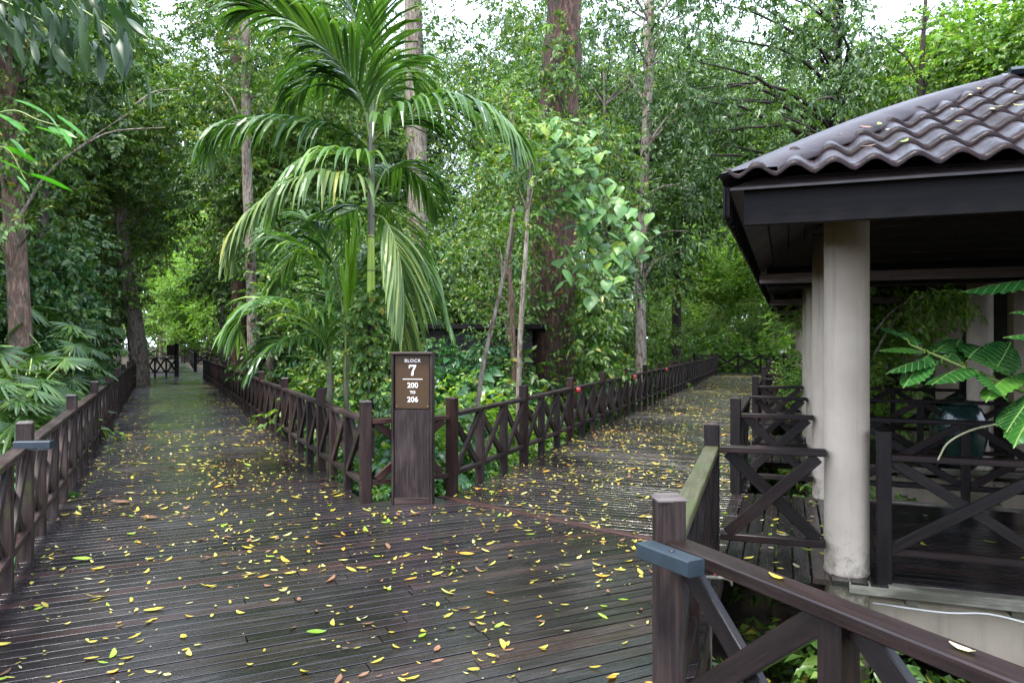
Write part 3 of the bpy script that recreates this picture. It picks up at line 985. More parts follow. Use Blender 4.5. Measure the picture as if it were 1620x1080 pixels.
    for x in (0.35, 0.95, 1.6, 2.2):
        box('joist_end', (x, -0.13, -0.155), (x + 0.07, -0.005, -0.082), M['edge_board'], t)
    return t

pav = pavilion(ORG)
tag(pav, 'nearest open pavilion with a brown tiled hip roof and round beige columns', 'pavilion', 'pavilions in a row along the right boardwalk')
plabels = ['second pavilion from the front in the row along the right boardwalk', 'third pavilion in the row, half hidden behind the nearer columns',
           'fourth pavilion in the row, seen as a thin column and eave', 'farthest pavilion at the end of the right boardwalk']
pavs = [pav]
for k in range(3):
    c = copy_tree(pav)
    c.location = ORG + U * PITCH * (k + 1)
    c['label'] = plabels[k]
    pavs.append(c)

# railings of the pavilion bays
ordn = ['first', 'second', 'third', 'fourth', 'fifth']
for k in range(4):
    o = U * PITCH * k
    fm = M['fence_dark']
    # side fence between two pavilions along the boardwalk
    fence('timber_fence', loc2w(-0.9, 2.5) + o, loc2w(-0.9, 5.1) + o, 3, lambda i: i in (0, 3), 'dark fence beside the right boardwalk between the %s pavilion and the next' % ordn[k], fm, seed=20 + k, foot=-1.0, capmat=fm, last=(k == 3))
    for row, (y, nm) in enumerate(((-0.1, 'front'), (2.5, 'rear'))):
        fence('cross_railing', loc2w(-0.84, y) + o, loc2w(-0.14, y) + o, 1, lambda i: False, 'single X braced railing from boardwalk post to column at the %s of the %s pavilion' % (nm, ordn[k]), fm,
              first=False, last=False, cat='railing', seed=40 + 2 * k + row, group='cross railings of the pavilions')
        if k < 4:
            fence('cross_railing', loc2w(0.22, y - (0.03 if row == 0 else 0.0)) + o, loc2w(2.2, y - (0.03 if row == 0 else 0)) + o, 2, lambda i: i in ((0,) if row == 0 else (2,)),
                  'long dark porch railing at the %s of the %s pavilion' % (nm, ordn[k]), fm, cat='railing', seed=60 + 2 * k + row, foot=-0.02, group='porch railings of the pavilions', thin=0.85)

# green glazed jar on the second porch
t = empty('glazed_jar', loc2w(1.70, PITCH - 0.75 + 0.85) )
tag(t, 'large dark green glazed water jar standing on the second porch', 'jar')
link('jar_body', lathe('jar_body', [(0.22, 0.0), (0.27, 0.03), (0.33, 0.2), (0.355, 0.42), (0.35, 0.62), (0.31, 0.76), (0.27, 0.8)], M['glaze'], 36), t)
link('jar_lid', lathe('jar_lid', [(0.29, 0.802), (0.30, 0.82), (0.2, 0.85), (0.06, 0.87), (0.05, 0.9), (0.02, 0.92)], M['glaze'], 30), t)

# cable and tap below the first deck
pts = [loc2w(0.15, -0.15, -0.15), loc2w(0.55, -0.22, -0.14), loc2w(0.8, -0.26, -0.105), loc2w(1.1, -0.26, -0.15), loc2w(1.7, -0.28, -0.22), loc2w(2.6, -0.3, -0.2)]
tag(link('cable', tubes_mesh('cable', [(curve_pts(pts, 24), [0.006] * 24)], M['pvc'], 6)), 'thin white cable slung below the deck edge of the nearest pavilion', 'cable')
tp = at(1122, 916, 3.9)
t = empty('water_tap', tp)
tag(t, 'small pale water tap on a pipe beneath the fence corner', 'tap')
link('pipe', tubes_mesh('pipe', [([Vector((0.0, 0, -0.9)), Vector((0.01, 0, -0.4)), Vector((0, 0, 0)), Vector((0.0, 0, 0.02))], [0.006] * 4)], M['bark_grey'], 8), t)
link('tap_body', tubes_mesh('tap_body', [([Vector((-0.03, 0, 0.012)), Vector((0.08, -0.01, 0.012)), Vector((0.11, -0.012, 0.0)), Vector((0.115, -0.012, -0.03))], [0.010, 0.011, 0.010, 0.008])], M['edge_board'], 8, caps=True), t)
link('tap_handle', tubes_mesh('tap_handle', [([Vector((0.02, -0.03, 0.035)), Vector((0.08, 0.03, 0.035))], [0.006, 0.006])], M['red'], 6, caps=True), t)

# dark hut behind the sign
t = empty('dark_hut', (-0.75, 16.3, GZ), R(-6))
tag(t, 'low dark timber hut in the forest shade behind the sign', 'hut')
for k in range(9):
    box('wall_board', (-1.3, 0, 0.75 + k * 0.24), (1.2, 0.06, 0.98 + k * 0.24), M['dark_wall'], t)
box('roof', (-1.7, -0.5, 2.92), (1.5, 2.4, 3.02), M['fascia'], t)
for x in (-1.2, 0.0, 1.1): box('stilt', (x - .08, 0.08, 0), (x + .08, 0.24, 0.8), M['fence_dark'], t)

# ------------------------------------------------------------------ leaves, sprays and crowns
def leaf_shape(kind):
    """outline of one leaf, length along +X, folded on its midrib: verts and quads/tris (as tris)"""
    if kind == 'kite':
        Vv = np.array([(0, 0, 0), (0.45, 0.5, 0.10), (1, 0, -0.12), (0.45, -0.5, 0.10)], float)
        Fc = np.array([(0, 2, 1), (0, 3, 2)])
    else:   # six point leaf
        Vv = np.array([(0, 0, 0), (0.28, 0.46, 0.1), (0.66, 0.42, 0.02), (1.0, 0, -0.2), (0.66, -0.42, 0.02), (0.28, -0.46, 0.1), (0.48, 0, 0.0)], float)
        Fc = np.array([(0, 6, 1), (1, 6, 2), (2, 6, 3), (3, 6, 4), (4, 6, 5), (5, 6, 0)])
    return Vv, Fc

def rot_zyx(az, pit, rol):
    """batch matrices: roll about x, pitch (nose up positive), then azimuth"""
    ca, sa, cp, sp, cr, sr = np.cos(az), np.sin(az), np.cos(pit), np.sin(pit), np.cos(rol), np.sin(rol)
    z = np.zeros_like(ca); o = np.ones_like(ca)
    Rx = np.stack([np.stack([o, z, z], -1), np.stack([z, cr, -sr], -1), np.stack([z, sr, cr], -1)], -2)
    Ry = np.stack([np.stack([cp, z, -sp], -1), np.stack([z, o, z], -1), np.stack([sp, z, cp], -1)], -2)
    Rz = np.stack([np.stack([ca, -sa, z], -1), np.stack([sa, ca, z], -1), np.stack([z, z, o], -1)], -2)
    return Rz @ Ry @ Rx

def spray(rg, n, length, leaf, width, droop, kind='kite', style='alt'):
    """a twig with n leaves, in its own frame (twig along +X)"""
    lv, lf = leaf_shape(kind)
    t = (np.arange(n) + 0.6) / n
    x = t * length
    zc = -droop * 0.35 * length * t * t
    side = np.where(np.arange(n) % 2 == 0, 1, -1)
    az = side * rg.uniform(0.3, 1.5, n) * (1 - 0.35 * t) + rg.normal(0, 0.3, n)
    pit = rg.uniform(-0.7, 0.45, n) - droop * rg.uniform(0.4, 1.0, n)
    rol = side * rg.uniform(-0.1, 0.5, n) + rg.normal(0, 0.5, n)
    sc = leaf * rg.uniform(0.7, 1.15, n) * (1 - 0.25 * t)
    Rm = rot_zyx(az, pit, rol)
    lv2 = lv * np.array([1, width, 1])
    Vv = np.einsum('nij,kj->nki', Rm, lv2) * sc[:, None, None]
    Vv += np.stack([x, np.zeros(n), zc], -1)[:, None, :]
    k = len(lv)
    Fc = (lf[None] + (np.arange(n) * k)[:, None, None]).reshape(-1, 3)
    return Vv.reshape(-1, 3), Fc

def crown_arrays(blobs, rg, dens=1.0, leaf=0.14, width=0.5, droop=0.5, n=11, length=0.5, kind='kite', shell=0.55, flat=1.0):
    """leaf sprays filling the blobs (x, y, z, r)"""
    temps = [spray(rg, n, length, leaf, width, droop, kind) for _ in range(5)]
    VV, FF, off = [], [], 0
    for (bx, by, bz, br) in blobs:
        m = max(3, int(dens * 62 * br * br * (0.14 / leaf) ** 2 * (11 / n)))
        d = rg.normal(size=(m, 3))
        d /= np.linalg.norm(d, axis=1)[:, None]
        rr = br * (shell + (1 - shell) * rg.random(m)) ** 1.0
        rr = np.where(rg.random(m) < 0.25, rr * rg.random(m), rr)
        pos = d * rr[:, None] * np.array([1, 1, 0.8 * flat]) + np.array([bx, by, bz])
        az = np.arctan2(d[:, 1], d[:, 0]) + rg.normal(0, 0.6, m)
        pit = np.clip(d[:, 2], -1, 1) * 0.6 + rg.normal(0, 0.3, m) - droop * 0.3
        rol = rg.normal(0, 0.35, m)
        sc = rg.uniform(0.75, 1.25, m)
        Rm = rot_zyx(az, pit, rol) * sc[:, None, None]
        for j in range(5):
            sel = np.arange(m) % 5 == j
            if not sel.any(): continue
            tv, tf = temps[j]
            v = np.einsum('nij,kj->nki', Rm[sel], tv) + pos[sel][:, None, :]
            c = sel.sum()
            f = tf[None] + (np.arange(c) * len(tv))[:, None, None] + off
            off += c * len(tv)
            VV.append(v.reshape(-1, 3)); FF.append(f.reshape(-1, 3))
    return np.concatenate(VV), np.concatenate(FF)

def crown_mesh(name, blobs, mat, seed=0, **kw):
    rg = np.random.default_rng(seed)
    Vv, Fc = crown_arrays(blobs, rg, **kw)
    return np_mesh(name, Vv, Fc, mat)

def blob_cloud(rg, c, rad, nb, br, jitter=0.25, top_bias=0.0):
    """blob centres spread through an ellipsoid"""
    out = []
    for _ in range(nb):
        d = rg.normal(size=3)
        d /= np.linalg.norm(d)
        r = rg.random() ** 0.45
        out.append((c[0] + d[0] * rad[0] * r, c[1] + d[1] * rad[1] * r, c[2] + d[2] * rad[2] * r, br * rg.uniform(1 - jitter, 1 + jitter)))
    return out

def trunk_items(base_pts, rads, blobs, rg, limb=0.35, from_z=None):
    items = [(base_pts, rads)]
    zs = [p.z for p in base_pts]
    for (bx, by, bz, br) in blobs:
        # leave the trunk somewhat below the blob
        cand = [i for i, p in enumerate(base_pts) if p.z < bz - 0.2 * br] or [0]
        i = max(1, cand[-1] - rg.integers(0, 2)) if len(cand) > 1 else 0
        if from_z is not None and base_pts[i].z < from_z:
            ii = [k for k, p in enumerate(base_pts) if p.z >= from_z]
            if ii: i = ii[0]
        s = base_pts[i]
        e = Vector((bx, by, bz))
        L = (e - s).length
        mid = s.lerp(e, 0.5) + Vector((rg.normal() * .08 * L, rg.normal() * .08 * L, 0.12 * L))
        r0 = min(rads[i] * 0.55, 0.016 * L + 0.012)
        items.append((curve_pts([s, mid, e], 6), [r0, r0 * .8, r0 * .6, r0 * .45, r0 * .3, r0 * .15]))
    return items

def wavy_trunk(h, r0, r1, rg, n=10, sway=0.25, lean=(0, 0), flare=1.5):
    pts, rads = [], []
    ph = rg.uniform(0, 6, 2)
    for i in range(n):
        f = i / (n - 1)
        pts.append(Vector((lean[0] * f + sway * f * math.sin(ph[0] + 3 * f), lean[1] * f + sway * f * math.sin(ph[1] + 2.5 * f), h * f)))
        r = r0 + (r1 - r0) * f
        if i == 0: r *= flare
        rads.append(r)
    return pts, rads

# --- library of forest trees: each mesh built once, then copied as whole things
LIB = {}
def lib_tree(key, h, r0, crown_c, crown_r, nb, br, mat, barkm, seed, **kw):
    rg = np.random.default_rng(seed)
    blobs = blob_cloud(rg, crown_c, crown_r, nb, br)
    pts, rads = wavy_trunk(h, r0, r0 * 0.3, rg)
    me_t = tubes_mesh('trunk', trunk_items(pts, rads, blobs, rg), barkm, 8, 0.05)
    me_c = crown_mesh('crown', blobs, mat, seed, **kw)
    LIB[key] = (me_t, me_c)

lib_tree('tall_dark', 12.5, 0.22, (0, 0, 9.5), (3.4, 3.4, 5.0), 38, 1.25, M['leaf_dark'], M['bark_dark'], 1, leaf=0.2, width=0.5, droop=0.6, dens=1.25)
lib_tree('tall_mid', 12, 0.2, (0, 0, 9.0), (3.2, 3.2, 5.4), 38, 1.2, M['leaf_mid'], M['bark_grey'], 2, leaf=0.18, width=0.58, droop=0.4, dens=1.2)
lib_tree('tall_fine', 12, 0.2, (0, 0, 9.5), (3.0, 3.0, 5.6), 34, 1.15, M['leaf_mid'], M['bark_grey'], 3, leaf=0.13, width=0.5, droop=0.35, dens=0.8)
lib_tree('tall_sparse', 12.5, 0.17, (0, 0, 9.2), (3.4, 3.4, 5.8), 30, 1.0, M['leaf_mid'], M['bark_grey'], 13, leaf=0.17, width=0.5, droop=0.5, dens=0.5)
lib_tree('light', 8.5, 0.14, (0, 0, 6.0), (2.6, 2.6, 4.6), 32, 1.1, M['leaf_light'], M['bark_pale'], 4, leaf=0.17, width=0.6, droop=0.35, dens=1.2)
lib_tree('low_dark', 5.5, 0.10, (0, 0, 3.8), (2.2, 2.2, 3.0), 26, 0.95, M['leaf_dark'], M['bark_dark'], 5, leaf=0.2, width=0.56, droop=0.5, dens=1.2)
lib_tree('low_mid', 5.2, 0.09, (0, 0, 3.6), (2.0, 2.0, 2.9), 24, 0.9, M['leaf_mid'], M['bark_grey'], 6, leaf=0.15, width=0.55, droop=0.45)
lib_tree('low_blue', 4.8, 0.08, (0, 0, 3.2), (1.9, 1.9, 2.7), 20, 0.9, M['leaf_blue'], M['bark_dark'], 7, leaf=0.24, width=0.5, droop=0.6, n=8)

def lib_shrub(key, r, h, nb, br, mat, seed, **kw):
    rg = np.random.default_rng(seed)
    blobs = blob_cloud(rg, (0, 0, h * 0.5), (r, r, h * 0.45), nb, br)
    items = []
    for b in blobs:
        e = Vector(b[:3])
        items.append((curve_pts([Vector((e.x * .1, e.y * .1, 0)), Vector((e.x * .4, e.y * .4, e.z * .6)), e], 5), [0.018, 0.014, 0.011, 0.008, 0.004]))
    LIB[key] = (tubes_mesh('stem', items, M['bark_grey'], 5), crown_mesh('foliage', blobs, mat, seed, **kw))
lib_shrub('shrub_mid', 0.75, 1.6, 14, 0.42, M['leaf_mid'], 21, leaf=0.13, width=0.55, droop=0.4, n=9, length=0.35, dens=1.1)
lib_shrub('shrub_blue', 0.75, 1.5, 12, 0.42, M['leaf_blue'], 22, leaf=0.19, width=0.5, droop=0.5, n=8, length=0.35, kind='six', dens=1.2)
lib_shrub('shrub_light', 0.7, 1.3, 12, 0.42, M['leaf_light'], 23, leaf=0.12, width=0.6, droop=0.35, n=9, length=0.3, dens=1.1)

def place(key, name, x, y, z, s, label, cat, group=None, sz=None):
    me_t, me_c = LIB[key]
    t = empty(name, (x, y, z), random.uniform(0, 6.28))
    t.scale = (s, s, sz or s)
    tag(t, label, cat, group)
    link(me_t.name.split('.')[0], me_t, t)
    link(me_c.name.split('.')[0], me_c, t)
    return t

# ---- background forest
glabel = {
    'tall_dark': ('dark green tall forest tree', 'dark tall forest trees'),
    'tall_mid': ('mid green tall forest tree', 'mid green tall forest trees'),
    'tall_sparse': ('thinly leaved tall forest tree', 'thinly leaved tall forest trees'),
    'tall_fine': ('small leaved tall forest tree', 'small leaved tall forest trees'),
    'light': ('light green sunlit young tree', 'light green young trees'),
    'low_dark': ('dark leafy understorey tree', 'dark understorey trees'),
    'low_mid': ('mid green leafy understorey tree', 'mid green understorey trees'),
    'low_blue': ('broad leaved blue green understorey tree', 'broad leaved understorey trees')}
zone_txt = {'L': 'beyond the left fence of the left boardwalk', 'M': 'in the forest between the two boardwalks', 'E': 'beyond the far end of the right boardwalk', 'R': 'rising behind the pavilion roofs', 'F': 'beyond the far end of the left boardwalk'}
def forest(zone, key, spots):
    a, g = glabel[key]
    for (x, y, s) in spots:
        if not (zone == 'F' and y > 67): x, y, s = clear_of_walks(x, y, KR[key] * s, s)
        sz = max(s, (0.46 * y + 3.2) / 15.5) if key.startswith('tall') and zone in 'LME' else None
        place(key, 'forest_tree', x, y, GZ, s, '%s %s' % (a, zone_txt[zone]), 'tree', '%s %s' % (g, zone_txt[zone]), sz)

def px2x(px, Y): return (px - 810) / F * Y
def clear_of_walks(x, y, r, s, scal=True):
    """shift a plant of radius r off the boardwalks and out of the pavilions"""
    q = Vector((x, y, 0)) - ORG
    for _ in range(40):
        X, Y_ = q.dot(V_), q.dot(U)
        if -1.0 - r < X < 5.6 + 0.6 * r and -2 < Y_ < 19.6 + 0.6 * r and r > 1.2:
            k = 1.05
            x, y, s = x * k, y * k, s * k
            q = Vector((x, y, 0)) - ORG
        else: break
    if y > 7.6:
        lo, hi = Ax(y) + r, Bx(y) - r
        mid1 = (Lx(y) + Ax(y)) / 2
        mid2 = (Bx(y) + Px(y)) / 2
        if y < 38 and x > mid2:
            if x < Px(y) + r: x = Px(y) + r
        elif x > mid1:
            if y < 40:
                if lo > hi: x, s = (lo + hi) / 2, s * max(0.35, (Bx(y) - Ax(y)) / 2 / r)
                else: x = min(max(x, lo), hi)
            else: x = max(x, lo)
        else: x = min(x, Lx(y) - r)
    else:
        if x < 0: x = min(x, Lx(y) - r)
    return x, y, s
KR = {'tall_dark': 1.6, 'tall_mid': 1.6, 'tall_fine': 1.6, 'tall_sparse': 1.6, 'light': 3.2, 'low_dark': 3.0, 'low_mid': 2.8, 'low_blue': 2.8, 'shrub_mid': 1.2, 'shrub_blue': 1.25, 'shrub_light': 1.15}
def S(lst): return [(px2x(px, Y), Y, s) for px, Y, s in lst]
forest('L', 'tall_dark', S([(-60, 17, 0.95), (-190, 13, 1.0)]))
forest('L', 'tall_sparse', S([(60, 22, 1.1), (150, 34, 1.2), (-40, 30, 1.2), (215, 40, 1.3)]))
forest('L', 'tall_mid', S([(110, 27, 1.1), (20, 36, 1.25), (-130, 22, 1.1), (175, 42, 1.3)]))
forest('L', 'low_dark', S([(70, 18, 1.0), (125, 23, 1.1), (0, 19, 0.95), (165, 30, 1.25), (90, 28, 1.2), (-80, 14, 0.9)]))
forest('L', 'low_mid', S([(30, 25, 1.1), (150, 26, 1.0), (185, 36, 1.3)]))
forest('L', 'low_blue', S([(100, 19, 0.9), (185, 31, 1.1), (-20, 15, 0.9)]))
forest('F', 'tall_mid', S([(215, 52, 1.4), (400, 60, 1.4)]))
forest('F', 'light', S([(285, 69, 0.8), (305, 72, 0.9), (325, 70, 0.8), (265, 71, 0.9), (255, 74, 1.5), (330, 72, 1.5), (300, 84, 1.8), (360, 66, 1.4)]))
forest('F', 'tall_fine', S([(280, 95, 2.0), (220, 78, 1.8), (345, 92, 2.0)]))
forest('M', 'tall_dark', S([(455, 28, 1.1)]))
forest('M', 'tall_sparse', S([(560, 34, 1.2), (390, 38, 1.2), (960, 27, 0.9), (690, 52, 1.3), (850, 40, 1.3)]))
forest('M', 'tall_mid', S([(430, 24, 0.85), (520, 25, 0.9)]))
forest('M', 'tall_sparse', S([(600, 42, 1.1), (345, 46, 1.3)]))
forest('M', 'tall_fine', S([(805, 33, 0.95), (610, 30, 0.95), (900, 36, 1.1)]))
forest('M', 'low_dark', S([(470, 19, 1.0), (530, 21, 1.1), (640, 24, 1.15), (405, 28, 1.2), (940, 20, 0.9), (860, 24, 1.1), (360, 42, 1.5)]))
forest('M', 'low_mid', S([(505, 16, 0.85), (715, 24, 1.0), (780, 22, 0.9), (985, 28, 1.1), (440, 33, 1.3), (690, 38, 1.3)]))
forest('M', 'low_blue', S([(575, 18, 0.95), (760, 23, 0.8), (735, 14.6, 0.5), (370, 31, 1.2)]))
forest('M', 'light', S([(745, 34, 0.8), (820, 28, 0.7)]))
forest('M', 'tall_fine', S([(560, 50, 1.5)]))
forest('M', 'tall_sparse', S([(640, 62, 1.7), (940, 50, 1.4), (990, 40, 1.2)]))
forest('M', 'tall_dark', S([(965, 29, 1.05), (1010, 36, 1.25), (830, 34, 1.1), (600, 31, 1.1), (520, 40, 1.3)]))
forest('E', 'tall_sparse', S([(1110, 62, 1.9), (1190, 64, 1.9), (1050, 58, 1.8)]))
forest('L', 'tall_dark', S([(150, 30, 1.15), (215, 38, 1.3)]))
forest('E', 'light', S([(1060, 52, 1.1), (1110, 48, 0.9), (1170, 50, 1.0), (1230, 47, 1.0), (1090, 66, 1.5), (1150, 64, 1.4), (1215, 66, 1.5), (1020, 60, 1.3)]))
forest('E', 'tall_fine', S([(1040, 74, 2.0), (1130, 78, 2.0), (1200, 82, 2.2)]))
forest('E', 'low_mid', S([(1130, 45, 0.75), (1200, 45, 0.8), (1075, 46, 0.8)]))
forest('R', 'tall_mid', S([(1330, 30, 1.15), (1500, 26, 1.0), (1640, 24, 1.1), (1260, 44, 1.5)]))
forest('R', 'light', S([(1560, 20, 1.0), (1660, 17, 0.95), (1480, 34, 1.5)]))
forest('R', 'tall_fine', S([(1380, 40, 1.3), (1450, 48, 1.2)]))
forest('R', 'tall_dark', S([(1240, 34, 1.15), (1290, 38, 1.3)]))
forest('R', 'low_mid', S([(1480, 23, 1.0), (1400, 27, 1.1), (1560, 16, 0.8)]))

# ---- trees one can tell apart
def hero_tree(name, label, pts, rads, blobs, barkm, leafm, seed, n=14, wob=0.06, limbs=True, extra=None, **kw):
    rg = np.random.default_rng(seed)
    base = Vector(pts[0])
    P = [p - base for p in curve_pts(pts, n)]
    Rr = list(np.interp(np.linspace(0, 1, n), np.linspace(0, 1, len(rads)), rads))
    t = empty(name, base)
    tag(t, label, 'tree')
    bl = [(b[0] - base.x, b[1] - base.y, b[2] - base.z, b[3]) for b in blobs]
    items = trunk_items(P, Rr, bl, rg) if limbs else [(P, Rr)]
    link('trunk', tubes_mesh('trunk', items, barkm, 14, wob), t)
    if bl: link('crown', crown_mesh('crown', bl, leafm, seed, **kw), t)
    if extra:
        for nm, bb, mt, kk in extra:
            bb = [(b[0] - base.x, b[1] - base.y, b[2] - base.z, b[3]) for b in bb]
            ob = link(nm, crown_mesh(nm, bb, mt, seed + 1, **kk), t)
            if nm == 'fern_tuft': tag(ob, kind='stuff')
    return t
def B(px, py, Y, r):
    p = at(px, py, Y)
    return (p.x, p.y, p.z, r)
def G(px, Y): return Vector((px2x(px, Y), Y, GZ))

rgB = np.random.default_rng(5)
def blobs_rect(x0, y0, x1, y1, Y0, Y1, n, r, seed):
    rg = np.random.default_rng(seed)
    return [B(rg.uniform(x0, x1), rg.uniform(y0, y1), rg.uniform(Y0, Y1), r * rg.uniform(.8, 1.2)) for _ in range(n)]

# big vine covered trunk right of the middle
hero_tree('forest_tree', 'massive red brown trunk overgrown with climbing plants right of the middle',
          [G(872, 17), at(875, 560, 17), at(880, 330, 17), at(886, 140, 17), at(893, 0, 17), at(893, -260, 17), at(900, -420, 17)],
          [0.62, 0.5, 0.45, 0.42, 0.4, 0.36, 0.2], blobs_rect(760, -380, 1010, -200, 15, 20, 8, 1.3, 1), M['bark_red'], M['leaf_mid'], 31, n=22, wob=0.16,
          leaf=0.15, width=0.5, droop=0.4,
          extra=[('climbing_plants', blobs_rect(845, 20, 930, 330, 15.9, 16.4, 26, 0.42, 3) + blobs_rect(895, 360, 960, 590, 15.9, 16.5, 18, 0.5, 4) + blobs_rect(840, 330, 870, 480, 16.0, 16.5, 6, 0.3, 44) + blobs_rect(780, 200, 990, 330, 16.4, 17.6, 14, 0.55, 41), M['leaf_mid'], dict(leaf=0.17, width=0.5, droop=0.7, n=8, length=0.4, dens=1.0)),
                 ] + [('fern_tuft', [b_], M['leaf_light'], dict(leaf=0.34, width=0.2, droop=0.9, n=8, length=0.4, dens=2.5)) for b_ in
                      (B(885, 190, 16.2, 0.3), B(900, 110, 16.2, 0.28), B(915, 235, 16.1, 0.32), B(880, 40, 16.2, 0.28))])
hero_tree('forest_tree', 'tall straight pale grey trunk rising behind the palm crown',
          [G(668, 22), at(664, 500, 22), at(660, 300, 22), at(656, 100, 22), at(652, -60, 22), at(650, -350, 22)],
          [0.42, 0.34, 0.30, 0.27, 0.25, 0.2], blobs_rect(560, -330, 760, -60, 20, 25, 8, 1.4, 5), M['bark_pale'], M['leaf_mid'], 32, n=20, wob=0.1, leaf=0.15, width=0.5, droop=0.4, dens=0.8,
          extra=[('hanging_foliage', blobs_rect(690, -40, 850, 330, 21, 24, 12, 0.45, 51) + blobs_rect(680, -80, 860, 80, 20, 25, 14, 0.7, 53), M['leaf_mid'], dict(leaf=0.16, width=0.5, droop=0.6, dens=0.75)),
                 ('climbing_plants', blobs_rect(640, 20, 680, 420, 21.5, 22, 14, 0.3, 52), M['leaf_mid'], dict(leaf=0.15, width=0.5, droop=0.7, n=8, length=0.3, dens=1.0))])
hero_tree('forest_tree', 'slim pale mottled trunk beside the left boardwalk fence',
          [G(402, 19), at(401, 600, 19), at(398, 450, 19), at(390, 250, 19), at(389, 60, 19), at(388, -60, 19)],
          [0.19, 0.15, 0.135, 0.12, 0.11, 0.08], blobs_rect(330, 60, 450, 230, 18, 21, 8, 0.7, 6) + blobs_rect(300, -120, 480, 20, 18, 22, 8, 1.0, 61), M['bark_pale'], M['leaf_mid'], 33, leaf=0.15, width=0.5, droop=0.5)
hero_tree('forest_tree', 'dark reddish trunk directly behind the slim mottled one',
          [G(378, 25), at(379, 500, 25), at(376, 300, 25), at(374, 100, 25), at(370, -60, 25)],
          [0.32, 0.25, 0.22, 0.2, 0.16], blobs_rect(300, -20, 440, 330, 24, 28, 15, 1.0, 7), M['bark_red'], M['leaf_dark'], 34, leaf=0.17, width=0.45, droop=0.6)
hero_tree('forest_tree', 'leaning pale trunk where the left fence ends',
          [G(222, 27.5), at(219, 560, 27.5), at(207, 470, 27.5), at(196, 400, 27.5), at(190, 250, 27.5), at(194, 100, 27.5), at(200, -50, 27.5)],
          [0.42, 0.33, 0.27, 0.22, 0.17, 0.13, 0.1], blobs_rect(120, 60, 290, 380, 25, 30, 20, 0.95, 8), M['bark_pale'], M['leaf_mid'], 35, leaf=0.15, width=0.5, droop=0.5)
hero_tree('forest_tree', 'orange brown trunk at the left edge above the fan palms',
          [G(44, 13), at(30, 470, 13), at(22, 350, 13), at(12, 200, 13), at(5, 60, 13), at(2, -80, 13)],
          [0.22, 0.17, 0.155, 0.15, 0.13, 0.1], blobs_rect(-60, 20, 90, 240, 12.0, 16, 16, 0.65, 9) + blobs_rect(-20, 150, 60, 380, 12.1, 12.6, 8, 0.3, 91), M['bark_orange'], M['leaf_mid'], 36, leaf=0.13, width=0.5, droop=0.5)
hero_tree('forest_tree', 'straight pale trunk with dark drooping crown before the right boardwalk end',
          [G(1014, 24), at(1014, 560, 24), at(1014, 440, 24), at(1020, 250, 24), at(1028, 80, 24), at(1030, -120, 24)],
          [0.26, 0.18, 0.16, 0.15, 0.14, 0.1],
          blobs_rect(960, 270, 1110, 430, 22.5, 25, 12, 0.75, 10) + blobs_rect(940, -60, 1120, 280, 22, 27, 20, 0.95, 11), M['bark_pale'], M['leaf_dark'], 37, leaf=0.22, width=0.42, droop=0.9, dens=0.8)
hero_tree('forest_tree', 'large dark tree with hanging leaves above the roof corner',
          [Vector((13.0, 27.5, GZ)), Vector((12.7, 27.5, 4)), Vector((12.0, 27, 9)), Vector((11.6, 26.5, 14))],
          [0.3, 0.24, 0.2, 0.1],
          blobs_rect(1080, -60, 1390, 170, 22, 27, 26, 1.1, 12) + blobs_rect(1090, 150, 1290, 250, 21, 24, 12, 0.8, 13), M['bark_dark'], M['leaf_dark'], 38, leaf=0.23, width=0.42, droop=0.9, dens=0.85)
hero_tree('forest_tree', 'thin branched tree against the white sky at the upper right',
          [Vector((14.5, 24, GZ)), Vector((14.0, 24, 4)), Vector((13.3, 24, 9)), Vector((13.5, 24, 14))],
          [0.16, 0.13, 0.10, 0.04], [B(1500, 40, 24, 0.9), B(1560, 90, 23, 0.9), B(1610, 30, 23, 0.9), B(1440, 130, 24, 0.55), B(1470, 70, 24, 0.5), B(1540, -20, 24, 0.9), B(1390, 60, 24, 0.6), B(1600, 100, 21, .8)], M['bark_dark'], M['leaf_light'], 39, leaf=0.17, width=0.42, droop=0.4, dens=1.1)
hero_tree('forest_tree', 'thin white upright sapling stem left of the massive vine covered trunk',
          [G(820, 12.5), at(821, 600, 12.5), at(826, 480, 12.5), at(833, 380, 12.5), at(838, 260, 12.5)],
          [0.06, 0.045, 0.042, 0.035, 0.02], blobs_rect(790, 180, 880, 330, 12.2, 13.2, 12, 0.38, 71), M['bark_pale'], M['leaf_mid'], 40, leaf=0.12, width=0.5, droop=0.5)
hero_tree('forest_tree', 'thin pale sapling leaning right behind the fence beside the sign',
          [G(742, 11), at(758, 620, 11), at(775, 530, 11), at(798, 430, 11), at(812, 330, 11)],
          [0.05, 0.035, 0.03, 0.025, 0.015], [B(812, 350, 11, 0.4), B(790, 390, 11.2, 0.3)], M['bark_pale'], M['leaf_mid'], 41, leaf=0.12, width=0.5, droop=0.5)
hero_tree('forest_tree', 'thin brown twisting sapling between the two pale saplings',
          [G(812, 14.5), at(812, 540, 14.5), at(806, 420, 14.5), at(815, 300, 14.5), at(810, 180, 14.5)],
          [0.06, 0.05, 0.045, 0.04, 0.02], blobs_rect(720, 320, 840, 560, 14, 16.5, 14, 0.5, 14) + blobs_rect(740, 110, 850, 300, 14, 16, 14, 0.55, 15), M['bark_orange'], M['leaf_mid'], 42, leaf=0.12, width=0.5, droop=0.5)

